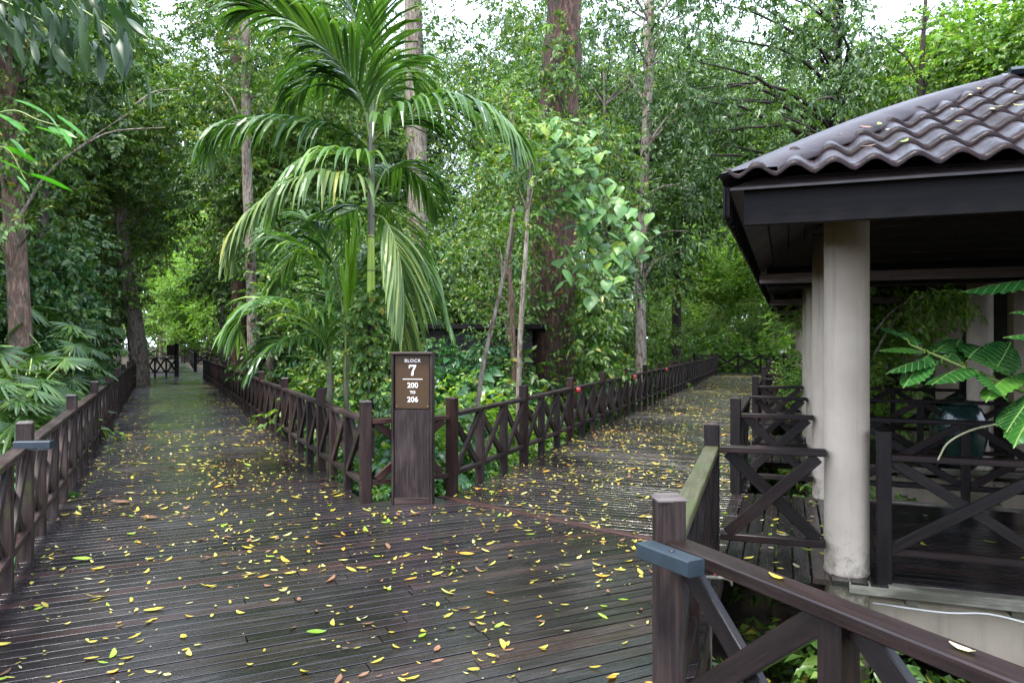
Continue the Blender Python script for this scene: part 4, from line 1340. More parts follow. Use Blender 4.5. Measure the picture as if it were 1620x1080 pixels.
# bare curving branch at the upper left
t = empty('bare_branch', at(30, 345, 12.6))
tag(t, 'long bare curving branch arching across the upper left foliage', 'branch')
c0 = at(30, 345, 12.6)
bp = [at(30, 345, 12.6) - c0, at(75, 275, 12.5) - c0, at(130, 232, 12.4) - c0, at(180, 208, 12.3) - c0, at(262, 202, 12.2) - c0]
b2 = [at(110, 245, 12.45) - c0, at(150, 215, 12.4) - c0, at(210, 175, 12.5) - c0]
b3 = [at(215, 165, 12.6) - c0, at(245, 145, 12.7) - c0, at(285, 142, 12.9) - c0]
link('branch', tubes_mesh('branch', [(curve_pts(bp, 14), list(np.linspace(.03, .008, 14))), (curve_pts(b2, 8), list(np.linspace(.014, .006, 8))), (curve_pts(b3, 8), list(np.linspace(.02, .008, 8)))], M['bark_pale'], 7, 0.12), t)

# ------------------------------------------------------------------ the palm
def leaflet(V, Fc, o, d, L, w, droop, twist=0.0):
    """long pleated leaflet from o along d, bending down"""
    d = d.normalized()
    n = 6
    pts = []
    p = Vector(o)
    dd = Vector(d)
    for i in range(n):
        pts.append(p.copy())
        p = p + dd * (L / (n - 1))
        dd = (dd + Vector((0, 0, -droop / (n - 1) * (0.6 + i * 0.3)))).normalized()
    k = len(V)
    for i, q in enumerate(pts):
        f = i / (n - 1)
        dd = (pts[min(i + 1, n - 1)] - pts[max(i - 1, 0)]).normalized()
        side = dd.cross(Vector((0, 0, 1)))
        if side.length < 0.05: side = dd.cross(Vector((0.3, 1, 0)))
        side.normalize()
        side = Matrix.Rotation(twist, 3, dd) @ side
        up = side.cross(dd)
        ww = w * (0.35 + 1.3 * f if f < 0.5 else 1.0) * (1 if f < 0.55 else max(0.03, (1 - f) / 0.45) ** 0.8)
        V += [q + side * ww * 0.5 - up * ww * 0.18, q, q - side * ww * 0.5 - up * ww * 0.18]
    for i in range(n - 1):
        a = k + i * 3
        Fc += [(a, a + 1, a + 4, a + 3), (a + 1, a + 2, a + 5, a + 4)]

def frond(parent, ctrl, mat, L=0.75, w=0.05, droop=0.9, n=34, k_l=1.45, k_w=1.25, k_d=1.7, start=0.15, seed=0, ang=0.9, lift=0.35, r0=0.016, broken=0.0, sides=(1, -1), origin=Vector((0, 0, 0))):
    rg = random.Random(seed)
    P = [Vector(c) - origin for c in curve_pts(ctrl, 30)]
    L, w, droop, n, lift = L * k_l, w * k_w, droop * k_d, int(n * 1.35), lift * 0.7
    V, Fc = [], []
    for s in sides:
        for i in range(n):
            f = start + (1 - start) * (i + 0.5 + (0.25 if s > 0 else 0)) / n
            x = f * 29
            k = min(int(x), 28)
            o = P[k].lerp(P[k + 1], x - k)
            tdir = (P[k + 1] - P[k]).normalized()
            side = tdir.cross(Vector((0, 0, 1)))
            if side.length < 0.1: side = tdir.cross(Vector((0, 1, 0)))
            side.normalize()
            up = side.cross(tdir)
            a = ang * (1 - 0.55 * f) + rg.uniform(-.08, .08)
            dr = tdir * math.cos(a) + side * s * math.sin(a) + up * lift * (1 - f * .4)
            prof = math.sin(PI * min(1, 0.18 + 0.82 * (1 - abs(f - 0.45) / 0.62))) if True else 1
            LL = L * (0.28 + 0.72 * max(0, 1 - ((f - 0.42) / 0.62) ** 2)) * rg.uniform(0.88, 1.08)
            if rg.random() < broken: LL *= rg.uniform(.4, .7)
            leaflet(V, Fc, o, dr, LL, w * rg.uniform(.8, 1.15), droop * rg.uniform(.75, 1.3), rg.uniform(-.5, .5))
    fr = link('frond', mesh('frond', V, Fc, mat), parent)
    link('rachis', tubes_mesh('rachis', [(P, list(np.linspace(r0, 0.004, 30)))], M['rachis'], 6), fr)
    return fr

YP = 9.3
pbase = Vector((px2x(588, YP), YP, GZ))
palm = empty('palm_tree', pbase)
tag(palm, 'slender palm with a yellow green shaft and drooping fronds standing behind the sign', 'palm')
PT = lambda px, py, dy=0.0: at(px, py, YP + dy) - pbase
link('trunk', tubes_mesh('trunk', [(curve_pts([Vector((0, 0, 0)), PT(586, 640), PT(587, 560), PT(587, 480)], 10), [0.06] + [0.05] * 9)], M['bark_dark'], 12, 0.05), palm)
link('green_shaft', tubes_mesh('green_shaft', [(curve_pts([PT(587, 476), PT(587, 420), PT(587, 372)], 6), [0.05, 0.052, 0.05, 0.048, 0.046, 0.044])], M['stem_green'], 14), palm)
link('grey_shaft', tubes_mesh('grey_shaft', [(curve_pts([PT(587, 373), PT(587, 300), PT(588, 240), PT(587, 170), PT(588, 120)], 10), [0.043, 0.048, 0.046, 0.043, 0.042, 0.04, 0.036, 0.032, 0.028, 0.024])], M['stem_grey'], 12), palm)
for i, z in enumerate((476, 428, 375)):
    p = PT(587, z)
    link('stem_ring', lathe('stem_ring', [(0.050, -0.008), (0.056, 0), (0.05, 0.008)], M['fall_pale'] if i == 0 else M['stem_grey'], 14), palm, p)
Z0 = Vector((0, 0, 0))
frond(palm, [PT(587, 230), PT(570, 150, -.1), PT(520, 80, -.3), PT(450, 25, -.5), PT(395, 15, -.6)], M['frond_dark'], 0.85, 0.055, 0.9, 34, seed=1)
frond(palm, [PT(587, 200), PT(580, 110, -.1), PT(560, 20, -.3), PT(520, -60, -.4), PT(470, -110, -.5)], M['frond_dark'], 0.8, 0.055, 0.9, 32, seed=2)
frond(palm, [PT(588, 190), PT(596, 100), PT(612, 10), PT(640, -80), PT(690, -130)], M['frond_mid'], 0.6, 0.045, 0.6, 34, seed=3)
frond(palm, [PT(588, 230), PT(610, 205, -.2), PT(670, 172, -.4), PT(735, 165, -.6), PT(785, 185, -.7), PT(806, 215, -.75)], M['frond_dark'], 0.8, 0.055, 1.5, 36, seed=4, lift=0.3)
frond(palm, [PT(587, 235), PT(560, 215, .2), PT(490, 195, .1), PT(410, 190, 0), PT(345, 205, -.1), PT(332, 232, -.1)], M['frond_dark'], 0.62, 0.055, 1.8, 34, seed=5, lift=0.25, broken=.1)
frond(palm, [PT(585, 300), PT(560, 285, -.4), PT(500, 275, -.8), PT(440, 300, -1.0), PT(385, 350, -1.1), PT(362, 400, -1.1)], M['frond_pale'], 0.62, 0.05, 1.7, 34, seed=6, lift=0.2, broken=.15)
frond(palm, [PT(592, 340), PT(610, 350, -.3), PT(630, 400, -.5), PT(640, 480, -.55), PT(640, 570, -.5)], M['frond_pale'], 0.7, 0.055, 0.9, 34, seed=7, lift=0.1, ang=0.6, start=0.25)
frond(palm, [PT(588, 320), PT(610, 270, .5), PT(640, 265, .9), PT(672, 290, 1.2), PT(690, 330, 1.4)], M['frond_dark'], 0.6, 0.045, 1.4, 28, seed=8)
frond(palm, [PT(588, 330), PT(570, 330, .6), PT(530, 345, 1.0), PT(480, 380, 1.2), PT(430, 450, 1.3)], M['frond_dark'], 0.7, 0.045, 1.2, 30, seed=9)
frond(palm, [PT(588, 310), PT(615, 330, .5), PT(645, 380, .8), PT(680, 440, .9), PT(712, 520, .9)], M['frond_mid'], 0.6, 0.045, 1.2, 30, seed=10)
frond(palm, [PT(588, 220), PT(575, 160, .3), PT(545, 120, .6), PT(500, 120, .9), PT(455, 160, 1.1)], M['frond_dark'], 0.75, 0.055, 1.3, 30, seed=12)
frond(palm, [PT(588, 210), PT(600, 150, .3), PT(625, 110, .6), PT(650, 110, .8), PT(668, 150, 1.0)], M['frond_mid'], 0.6, 0.05, 1.3, 26, seed=13)
frond(palm, [PT(586, 280), PT(570, 255, -.3), PT(520, 245, -.5), PT(465, 275, -.6), PT(430, 330, -.6)], M['frond_mid'], 0.6, 0.05, 1.5, 28, seed=14, broken=.1)
# folded new leaf
frond(palm, [PT(546, 600), PT(548, 520), PT(552, 440), PT(562, 350)], M['frond_new'], 0.4, 0.045, 0.1, 26, start=0.35, seed=11, ang=0.16, lift=0.02, r0=0.014)
# younger palm of the same clump
p2 = Vector((px2x(520, 9.6), 9.6, GZ))
palm2 = empty('palm_tree', p2)
tag(palm2, 'low young palm with arching fronds at the foot of the tall palm', 'palm')
Q = lambda px, py, dy=0.0: at(px, py, 9.6 + dy) - p2
link('trunk', tubes_mesh('trunk', [(curve_pts([Vector((0, 0, 0)), Q(522, 640), Q(523, 590)], 6), [0.045] * 6), (curve_pts([Vector((.3, 0.1, 0)), Q(548, 640), Q(547, 560)], 6), [0.035] * 6)], M['stem_grey'], 10, 0.04), palm2)
frond(palm2, [Q(523, 600), Q(515, 545), Q(480, 500, -.3), Q(430, 480, -.5), Q(385, 500, -.6), Q(378, 525, -.6)], M['frond_mid'], 0.55, 0.05, 1.0, 32, seed=21)
frond(palm2, [Q(523, 600), Q(525, 520), Q(510, 440), Q(470, 390), Q(425, 380)], M['frond_mid'], 0.6, 0.05, 1.2, 30, seed=22)
frond(palm2, [Q(547, 600), Q(545, 520), Q(535, 450, .3), Q(515, 380, .5), Q(480, 340, .7)], M['frond_dark'], 0.6, 0.05, 1.0, 30, seed=23)
frond(palm2, [Q(523, 600), Q(505, 560), Q(470, 540, -.3), Q(430, 550, -.5), Q(400, 585, -.6)], M['frond_dark'], 0.5, 0.045, 1.0, 28, seed=24)
frond(palm2, [Q(548, 600), Q(570, 520, .3), Q(600, 470, .5), Q(640, 460, .6), Q(690, 500, .6)], M['frond_dark'], 0.55, 0.045, 1.0, 28, seed=25)
frond(palm2, [Q(548, 600), Q(556, 530, .6), Q(560, 450, .8), Q(590, 400, 1.0), Q(640, 390, 1.2)], M['frond_dark'], 0.6, 0.045, 1.0, 28, seed=26)

# climber on the palm foot
climb = [B(583 + 6 * math.sin(k * 1.7), 470 + k * 14, YP - 0.12, 0.13) for k in range(14)]
base = Vector((px2x(586, YP), YP - .1, GZ))
t = empty('climbing_plant', base)
tag(t, 'leafy climber wrapped round the foot of the tall palm', 'climber')
link('foliage', crown_mesh('foliage', [(b[0] - base.x, b[1] - base.y, b[2] - base.z, b[3]) for b in climb], M['leaf_mid'], 77, leaf=0.1, width=0.6, droop=0.5, n=6, length=0.15, dens=4.0, kind='six'), t)
link('stem', tubes_mesh('stem', [([Vector((0, 0, 0)), Vector((0.02, 0, 1)), Vector((0, 0, 2.2))], [0.012, 0.01, 0.006])], M['bark_grey'], 6), t)

# ------------------------------------------------------------------ the vine with large soft leaves: every leaf a part
def heart_leaf_mesh(mat, s=1.0, seed=0):
    rg = random.Random(seed)
    out = [(0, 0), (-0.10, 0.16), (-0.08, 0.34), (0.08, 0.45), (0.32, 0.44), (0.6, 0.3), (0.85, 0.13), (1.05, 0), (0.85, -0.13), (0.6, -0.3), (0.32, -0.44), (0.08, -0.45), (-0.08, -0.34), (-0.10, -0.16)]
    V = [(x * s, y * s, (-0.25 * abs(y) - 0.22 * x * x + rg.uniform(-.03, .03)) * s) for x, y in out]
    k = len(V)
    V += [(0.3 * s, 0, 0.0), (0.65 * s, 0, -0.06 * s)]
    Fc = [(k, i, i + 1) for i in range(0, 4)] + [(k, 4, 5, k + 1), (k + 1, 5, 6), (k + 1, 6, 7), (k + 1, 7, 8), (k + 1, 8, 9), (k, k + 1, 9, 10)] + [(k, i, i + 1) for i in range(10, 13)] + [(k, 13, 0)]
    return mesh('leaf', V, Fc, mat, True)
t0 = at(880, 210, 13.2)
vine = empty('climbing_vine', (t0.x, t0.y, t0.z))
tag(vine, 'curtain of large pale green heart shaped leaves hanging before the massive trunk', 'vine')
hl = [heart_leaf_mesh(M['leaf_vine'], 1.0, i) for i in range(4)]
rg = random.Random(3)
guides = [[(870, 200), (830, 230), (812, 265), (820, 300)], [(880, 200), (870, 240), (862, 290), (880, 330)], [(890, 215), (915, 260), (930, 320), (940, 390), (935, 460)],
          [(890, 210), (935, 270), (965, 320), (985, 380), (1000, 425)], [(880, 220), (895, 280), (905, 340), (915, 400), (925, 450)], [(895, 230), (950, 320), (975, 370), (990, 410)],
          [(880, 230), (850, 240), (830, 200)], [(900, 230), (925, 300), (960, 350), (960, 420), (965, 470)], [(885, 215), (905, 245), (915, 300), (890, 320)]]
stems = []
for gi, g in enumerate(guides):
    dy = rg.uniform(-0.7, 0.5)
    pts = curve_pts([at(x + rg.uniform(-6, 6), y, 13.2 + dy * (i / len(g))) - t0 for i, (x, y) in enumerate(g)], 22)
    stems.append((pts, list(np.linspace(0.012, 0.004, 22))))
    nl = int(sum((pts[i + 1] - pts[i]).length for i in range(21)) / 0.072)
    for k in range(nl):
        f = (k + rg.random()) / nl
        q = pts[min(20, int(f * 21))]
        s = rg.uniform(0.15, 0.3)
        off = Vector((rg.gauss(0, .27), rg.gauss(-0.1, .3), rg.gauss(0, .18)))
        o = link('leaf', rg.choice(hl), vine, q + off, (rg.uniform(-.35, .35), rg.uniform(0.25, 1.1), rg.uniform(-2.9, 0.0)))
        o.scale = (s, s, s)
        stems.append(([q, q + off * 0.5 + Vector((0, 0, .03)), q + off], [0.004, 0.003, 0.003]))
link('stem', tubes_mesh('stem', stems, M['rachis'], 5), vine)

# ------------------------------------------------------------------ broad glossy leaves in front of the first pavilion
def broad_leaf_mesh(seed):
    """large oval leaf with a drawn out tip, lobed edge and raised side veins"""
    rg = random.Random(seed)
    n = 18
    V, Fc = [], []
    cols = 4
    for i in range(n + 1):
        f = i / n
        wv = (math.sin(PI * min(1, f * 0.97 + 0.02) ** 0.85)) ** 0.75 * 0.25 + 0.002
        if f > 0.82: wv *= max(0.08, 1 - (f - 0.82) / 0.2)
        if i % 2: wv *= 0.93
        for j in range(-cols, cols + 1):
            u = j / cols
            z = -0.35 * abs(u) * wv * 1.2 + (0.010 if i % 2 else -0.010) * min(1, abs(u) * 1.5) * (1 if f < .9 else .2)
            z += -0.30 * f * f
            V.append((f + 0.07 * abs(u) * (1 - f), u * wv, z + 0.05 * math.sin(3 * f + seed)))
    m = 2 * cols + 1
    for i in range(n):
        for j in range(m - 1):
            a = i * m + j
            Fc.append((a, a + 1, a + m + 1, a + m))
    return mesh('leaf', V, Fc, M['breadfruit'], True)
bl = [broad_leaf_mesh(i) for i in range(4)]
hb = at(1700, 640, 3.7)
plant = empty('broad_leaved_plant', (hb.x, hb.y, GZ))
tag(plant, 'plant with broad glossy ribbed leaves reaching in front of the nearest pavilion', 'plant')
o0 = Vector((hb.x, hb.y, GZ))
main = curve_pts([Vector((0, 0, 0)), at(1705, 800, 3.7) - o0, at(1690, 650, 3.7) - o0, at(1600, 612, 3.9) - o0, at(1500, 570, 4.1) - o0, at(1440, 545, 4.15) - o0], 24)
br2 = curve_pts([at(1690, 650, 3.7) - o0, at(1700, 540, 3.8) - o0, at(1690, 450, 3.9) - o0], 8)
st = [(main, list(np.linspace(0.022, 0.006, 24))), (br2, list(np.linspace(0.014, 0.006, 8)))]
# (base px, py, tip px, py, base Y, tip Y, roll)
LV_ = [((1462, 558), (1396, 552), 4.1, 4.2, 0.2), ((1490, 575), (1415, 580), 4.1, 4.05, 0.5), ((1535, 588), (1478, 592), 4.0, 3.8, 0.9), ((1500, 566), (1530, 532), 4.1, 4.3, 0.3),
       ((1480, 556), (1528, 548), 4.15, 4.4, -0.4), ((1530, 570), (1572, 545), 4.0, 4.2, 0.4), ((1570, 590), (1620, 540), 3.95, 4.1, 0.8), ((1555, 592), (1600, 622), 3.95, 3.7, -0.9),
       ((1610, 596), (1562, 625), 3.9, 3.75, 0.9), ((1600, 600), (1545, 560), 3.9, 3.95, 0.3), ((1660, 450), (1540, 448), 3.85, 3.9, 0.15), ((1640, 620), (1598, 665), 3.8, 3.6, 0.6),
       ((1665, 500), (1608, 492), 3.8, 3.8, 0.2), ((1668, 545), (1605, 525), 3.8, 3.7, 0.4), ((1450, 548), (1440, 520), 4.15, 4.3, 0.2), ((1470, 560), (1432, 600), 4.1, 4.0, 0.7),
       ((1670, 640), (1608, 690), 3.7, 3.5, 0.8), ((1430, 535), (1400, 515), 4.2, 4.3, 0.1), ((1520, 575), (1500, 545), 4.05, 4.2, -.3), ((1585, 600), (1640, 580), 3.9, 3.9, -.5)]
for i, (a, b, ya, yb, rl) in enumerate(LV_):
    A_, B_ = at(a[0], a[1], ya) - o0, at(b[0], b[1], yb) - o0
    d = B_ - A_
    L = d.length * 1.12
    x = (d.normalized() + Vector((0, 0, 0.22))).normalized()
    y = Vector((0.1, -0.3, 0.95)).cross(x).normalized()
    z = x.cross(y)
    m = Matrix((x, y, z)).transposed() @ Matrix.Rotation(rl * 0.5, 3, 'X')
    o = link('leaf', bl[i % 4], plant, A_, m)
    w = 1.25 if L < 0.3 else 1.1
    o.scale = (L, L * w, L)
    near = min(main + br2, key=lambda q: (q - A_).length)
    st.append(([near, near.lerp(A_, .5) + Vector((0, 0, .015)), A_, A_ + d * 0.02], [0.005, 0.004, 0.004, 0.003]))
link('stem', tubes_mesh('stem', st, M['rachis'], 6), plant)
# dry tendril
tag(link('dry_tendril', tubes_mesh('dry_tendril', [(curve_pts([at(1484, 727, 4.3), at(1500, 700, 4.25), at(1537, 680, 4.2), at(1590, 668, 4.1), at(1660, 655, 4.0)], 18), [0.0055] * 18)], M['fall_pale'], 6)),
    'pale dry tendril arching in front of the porch railing', 'twig')
# dead yellowish branch under the eave
t = empty('leafy_branch', at(1385, 520, 8.4))
tag(t, 'slender yellowing branch hanging between the first and second pavilion', 'branch')
c0 = at(1385, 520, 8.4)
link('branch', tubes_mesh('branch', [(curve_pts([at(1383, 526, 8.4) - c0, at(1415, 490, 8.4) - c0, at(1455, 472, 8.4) - c0, at(1500, 462, 8.4) - c0], 12), list(np.linspace(.014, .006, 12))),
                                   (curve_pts([at(1383, 560, 8.4) - c0, at(1420, 500, 8.5) - c0, at(1450, 480, 8.4) - c0], 8), list(np.linspace(.012, .005, 8)))], M['bark_pale'], 6), t)
bb = [B(1490, 470, 8.4, 0.2), B(1510, 476, 8.4, 0.2), B(1462, 490, 8.4, 0.16), B(1478, 465, 8.4, 0.15)]
link('leaves', crown_mesh('leaves', [(b[0] - c0.x, b[1] - c0.y, b[2] - c0.z, b[3]) for b in bb], M['leaf_light'], 5, leaf=0.11, width=0.35, droop=1.0, n=6, length=0.2, dens=4), t)

# ------------------------------------------------------------------ fan palms on the left
def fan_leaf_mesh(seed, nseg=15):
    """round leaf split into pleated segments"""
    rg = random.Random(seed)
    V, Fc = [], []
    for s in range(nseg):
        a = -2.2 + 4.4 * (s + 0.5) / nseg + rg.uniform(-.03, .03)
        L = (1.0 - 0.25 * abs(a) / 2.2) * rg.uniform(.9, 1.05)
        ca, sa = math.cos(a), math.sin(a)
        k = len(V)
        for i, (r, w) in enumerate(((0.02, 0.01), (0.35, 0.05), (0.65, 0.062), (0.88, 0.04), (1.0, 0.008))):
            rr = r * L
            z = -0.3 * rr ** 2 * (0.6 + 0.4 * abs(sa)) + 0.05 * rr
            for u in (-1, 0, 1):
                zz = z - (0.03 if u else 0) * (r + .2)
                V.append((rr * ca - u * w * sa, rr * sa + u * w * ca, zz))
        for i in range(4):
            b = k + i * 3
            Fc += [(b, b + 1, b + 4, b + 3), (b + 1, b + 2, b + 5, b + 4)]
    return mesh('fan_leaf', V, Fc, M['fan'])
fl = [fan_leaf_mesh(i, 13 + i) for i in range(4)]
def fan_palm(px, Y, n, h, s, label, seed):
    rg = random.Random(seed)
    base = G(px, Y)
    t = empty('fan_palm', base)
    tag(t, label, 'palm')
    stems = []
    for k in range(n):
        az = rg.uniform(0, 2 * PI)
        hh = h * rg.uniform(0.45, 1.05)
        out = rg.uniform(0.25, 0.95) * s * 1.5
        tip = Vector((math.cos(az) * out, math.sin(az) * out, hh))
        mid = Vector((math.cos(az) * out * .3, math.sin(az) * out * .3, hh * .75))
        pts = curve_pts([Vector((rg.uniform(-.1, .1), rg.uniform(-.1, .1), 0)), mid, tip], 8)
        stems.append((pts, [0.014] * 8))
        sc = s * rg.uniform(0.75, 1.1)
        o = link('fan_leaf', rg.choice(fl), t, tip, (rg.uniform(-.25, .25), rg.uniform(-0.1, 0.85), az))
        o.rotation_euler = (Matrix.Rotation(az, 3, 'Z') @ Matrix.Rotation(rg.uniform(-.1, 0.95), 3, 'Y') @ Matrix.Rotation(rg.uniform(-.4, .4), 3, 'X')).to_euler()
        o.scale = (sc, sc, sc)
    link('stem', tubes_mesh('stem', stems, M['rachis'], 5), t)
fan_palm(38, 10.2, 40, 2.5, 0.44, 'largest fan palm, its leaves above the left fence at the frame edge', 1)
fan_palm(95, 13.0, 40, 2.8, 0.46, 'fan palm filling the gap between the two left trunks', 2)
fan_palm(-40, 8.6, 30, 2.2, 0.42, 'fan palm low at the left frame edge', 3)
fan_palm(140, 17.0, 36, 3.0, 0.5, 'fan palm closest to the leaning pale trunk', 4)
fan_palm(5, 13.5, 36, 3.2, 0.5, 'fan palm standing below the orange brown trunk', 5)
fan_palm(60, 11.3, 30, 1.9, 0.42, 'low fan palm touching the left fence top', 6)

# ------------------------------------------------------------------ hanging leaves at the upper left
def strap_leaf_mesh(mat, width=0.13, seed=0, bend=0.35):
    n = 8
    V, Fc = [], []
    for i in range(n + 1):
        f = i / n
        w = math.sin(PI * min(0.985, f * 0.9 + 0.06)) ** 0.7 * width * (1 if f < .75 else max(0.04, (1 - f) / .25) ** .7)
        z = -bend * f * f
        V += [(f, -w, z - 0.25 * w), (f, 0, z), (f, w, z - 0.25 * w)]
    for i in range(n):
        a = i * 3
        Fc += [(a, a + 1, a + 4, a + 3), (a + 1, a + 2, a + 5, a + 4)]
    return mesh('leaf', V, Fc, mat, True)
def leafy_bough(name, label, ctrl, mat, L, n, seed, width=0.13, pitch=(0.5, 1.3), rad=0.012, side=0.9, cat='branch', spread=0.05):
    rg = random.Random(seed)
    c0 = ctrl[0]
    pts = curve_pts([p - c0 for p in ctrl], 20)
    t = empty(name, c0)
    tag(t, label, cat)
    link('twig', tubes_mesh('twig', [(pts, list(np.linspace(rad, .004, 20)))], M['rachis'], 6), t)
    ms = [strap_leaf_mesh(mat, width * k, 0, b) for k, b in ((1, .3), (1.15, .45), (.85, .2))]
    for k in range(n):
        f = (k + 0.5) / n
        q = pts[min(19, int(f * 20))]
        td = (pts[min(19, int(f * 20) + 1)] - pts[max(0, int(f * 20) - 1)]).normalized()
        az = math.atan2(td.y, td.x) + (side if k % 2 else -side) * rg.uniform(.6, 1.1)
        o = link('leaf', rg.choice(ms), t, q + Vector((rg.gauss(0, spread), rg.gauss(0, spread), rg.gauss(0, spread))))
        o.rotation_euler = (Matrix.Rotation(az, 3, 'Z') @ Matrix.Rotation(rg.uniform(*pitch), 3, 'Y') @ Matrix.Rotation(rg.uniform(-.9, .9), 3, 'X')).to_euler()
        s = L * rg.uniform(.75, 1.15)
        o.scale = (s, s, s)
    return t
YT = 5.6
for i, (c, n) in enumerate([([(-60, -60), (30, -30), (110, 5), (180, 50), (205, 90)], 26), ([(-70, -20), (0, 0), (60, 30), (110, 60)], 24), ([(-60, -100), (60, -70), (150, -30), (200, 20)], 22),
                            ([(-80, 20), (-20, 30), (30, 50)], 14)]):
    leafy_bough('hanging_bough', ['dark bough with long hanging leaves reaching farthest right at the upper left corner', 'dark bough with hanging leaves in the middle of the upper left corner',
                                  'dark bough with hanging leaves entering from the top edge at the left', 'short dark hanging bough hugging the left frame edge'][i],
                [at(x, y, YT + 0.25 * i) for x, y in c], M['big_dark'], 0.3, int(n * 1.9), 50 + i, 0.115, (0.5, 1.45), 0.016, spread=0.1)
for i, (c, n, Y) in enumerate([([(-40, 190), (20, 175), (60, 190), (95, 200)], 9, 5.0), ([(-40, 240), (10, 235), (40, 285)], 6, 5.0)]):
    leafy_bough('leafy_sprig', ['bright green sprig with pointed leaves at the left edge, the upper one', 'bright green sprig at the left edge, the lower smaller one'][i],
                [at(x, y, Y) for x, y in c], M['bright_leaf'], 0.24, n, 60 + i, 0.12, (-0.1, 0.5), 0.006, 0.7)

# ------------------------------------------------------------------ shrubs close to the fences
sh_txt = {'shrub_mid': ('mid green leafy shrub', 'shrub'), 'shrub_blue': ('dark blue green broad leaved shrub', 'shrub'), 'shrub_light': ('light green small leaved shrub', 'shrub')}
def shrubs(spots, where):
    for key, px, Y, s in spots:
        a, c = sh_txt[key]
        X_, Y, s = (px2x(px, Y), Y, s) if Y < 4.5 else clear_of_walks(px2x(px, Y), Y, KR[key] * s, s)
        place(key, 'shrub', X_, Y, GZ, s, '%s %s' % (a, where), c, '%s %s' % (a, where))
shrubs([('shrub_blue', 30, 7.4, 0.85), ('shrub_mid', 75, 9.4, 0.9), ('shrub_light', 10, 6.9, 0.85), ('shrub_blue', 115, 12.5, 1.0), ('shrub_mid', 150, 15.5, 1.1), ('shrub_blue', 180, 19, 1.2), ('shrub_mid', 205, 24, 1.4),
        ('shrub_blue', -40, 7.5, 1.0), ('shrub_light', 60, 8.3, 0.8), ('shrub_mid', 10, 11, 1.2), ('shrub_blue', 90, 15, 1.3), ('shrub_mid', 130, 20, 1.4)], 'outside the left boardwalk fence')
shrubs([('shrub_mid', 625, 8.9, 0.85), ('shrub_light', 600, 8.6, 0.75), ('shrub_blue', 560, 9.2, 0.95), ('shrub_light', 645, 8.3, 0.6), ('shrub_mid', 520, 11, 1.1), ('shrub_blue', 700, 9.6, 1.0), ('shrub_mid', 740, 10.8, 1.1), ('shrub_mid', 725, 13.2, 1.25), ('shrub_mid', 800, 15.0, 1.7), ('shrub_blue', 690, 15.0, 1.7),
        ('shrub_light', 680, 10.5, 1.2), ('shrub_blue', 620, 11.5, 1.3), ('shrub_mid', 570, 13, 1.4), ('shrub_blue', 490, 13.5, 1.2), ('shrub_mid', 455, 16, 1.2), ('shrub_blue', 425, 19, 1.3), ('shrub_light', 760, 12.6, 1.3),
        ('shrub_mid', 800, 13.5, 1.3), ('shrub_blue', 830, 15.5, 1.3), ('shrub_mid', 650, 14, 1.1), ('shrub_blue', 925, 16.5, 1.3), ('shrub_mid', 950, 19, 1.5), ('shrub_light', 985, 22, 1.5),
        ('shrub_mid', 895, 15, 1.1), ('shrub_light', 640, 13.2, 1.5), ('shrub_mid', 1045, 31, 1.8), ('shrub_light', 1000, 27, 1.7)], 'in the wedge between the two boardwalks')
shrubs([('shrub_light', 1090, 43, 2.2), ('shrub_mid', 1130, 43, 2.2), ('shrub_light', 1170, 43, 2.4), ('shrub_mid', 1210, 43, 2.2), ('shrub_light', 1240, 43, 2.3), ('shrub_mid', 1060, 42, 2.2)], 'behind the fence at the right boardwalk end')
shrubs([('shrub_mid', 1300, 3.9, 0.5), ('shrub_blue', 1560, 3.6, 0.5), ('shrub_blue', 1440, 3.2, 0.42), ('shrub_mid', 1180, 3.6, 0.5), ('shrub_mid', 1640, 4.0, 0.5)], 'on the ground below the nearest pavilion deck')
def between(Yk, X, key, s, where='in the gap between two pavilions'):
    w = loc2w(X, Yk)
    a, c = sh_txt[key]
    place(key, 'shrub', w.x, w.y, GZ, s, '%s %s' % (a, where), c, '%s %s' % (a, where))
for k in range(4):
    for X, key, s in ((0.1, 'shrub_mid', .7), (0.5, 'shrub_light', 0.8)):
        between(3.9 + PITCH * k, X, key, s)
for i, (X, Y, s) in enumerate(((0.75, 8.9, 0.8), (3.0, 14.2, 1.4), (2.0, 19.5, 1.6))):
    w = loc2w(X, Y)
    place('low_mid' if i else 'light', 'forest_tree', w.x, w.y, GZ, 0.55 * s, ['light green bush tree seen through the first porch', 'leafy tree behind the third pavilion', 'leafy tree behind the fourth pavilion'][i], 'tree')

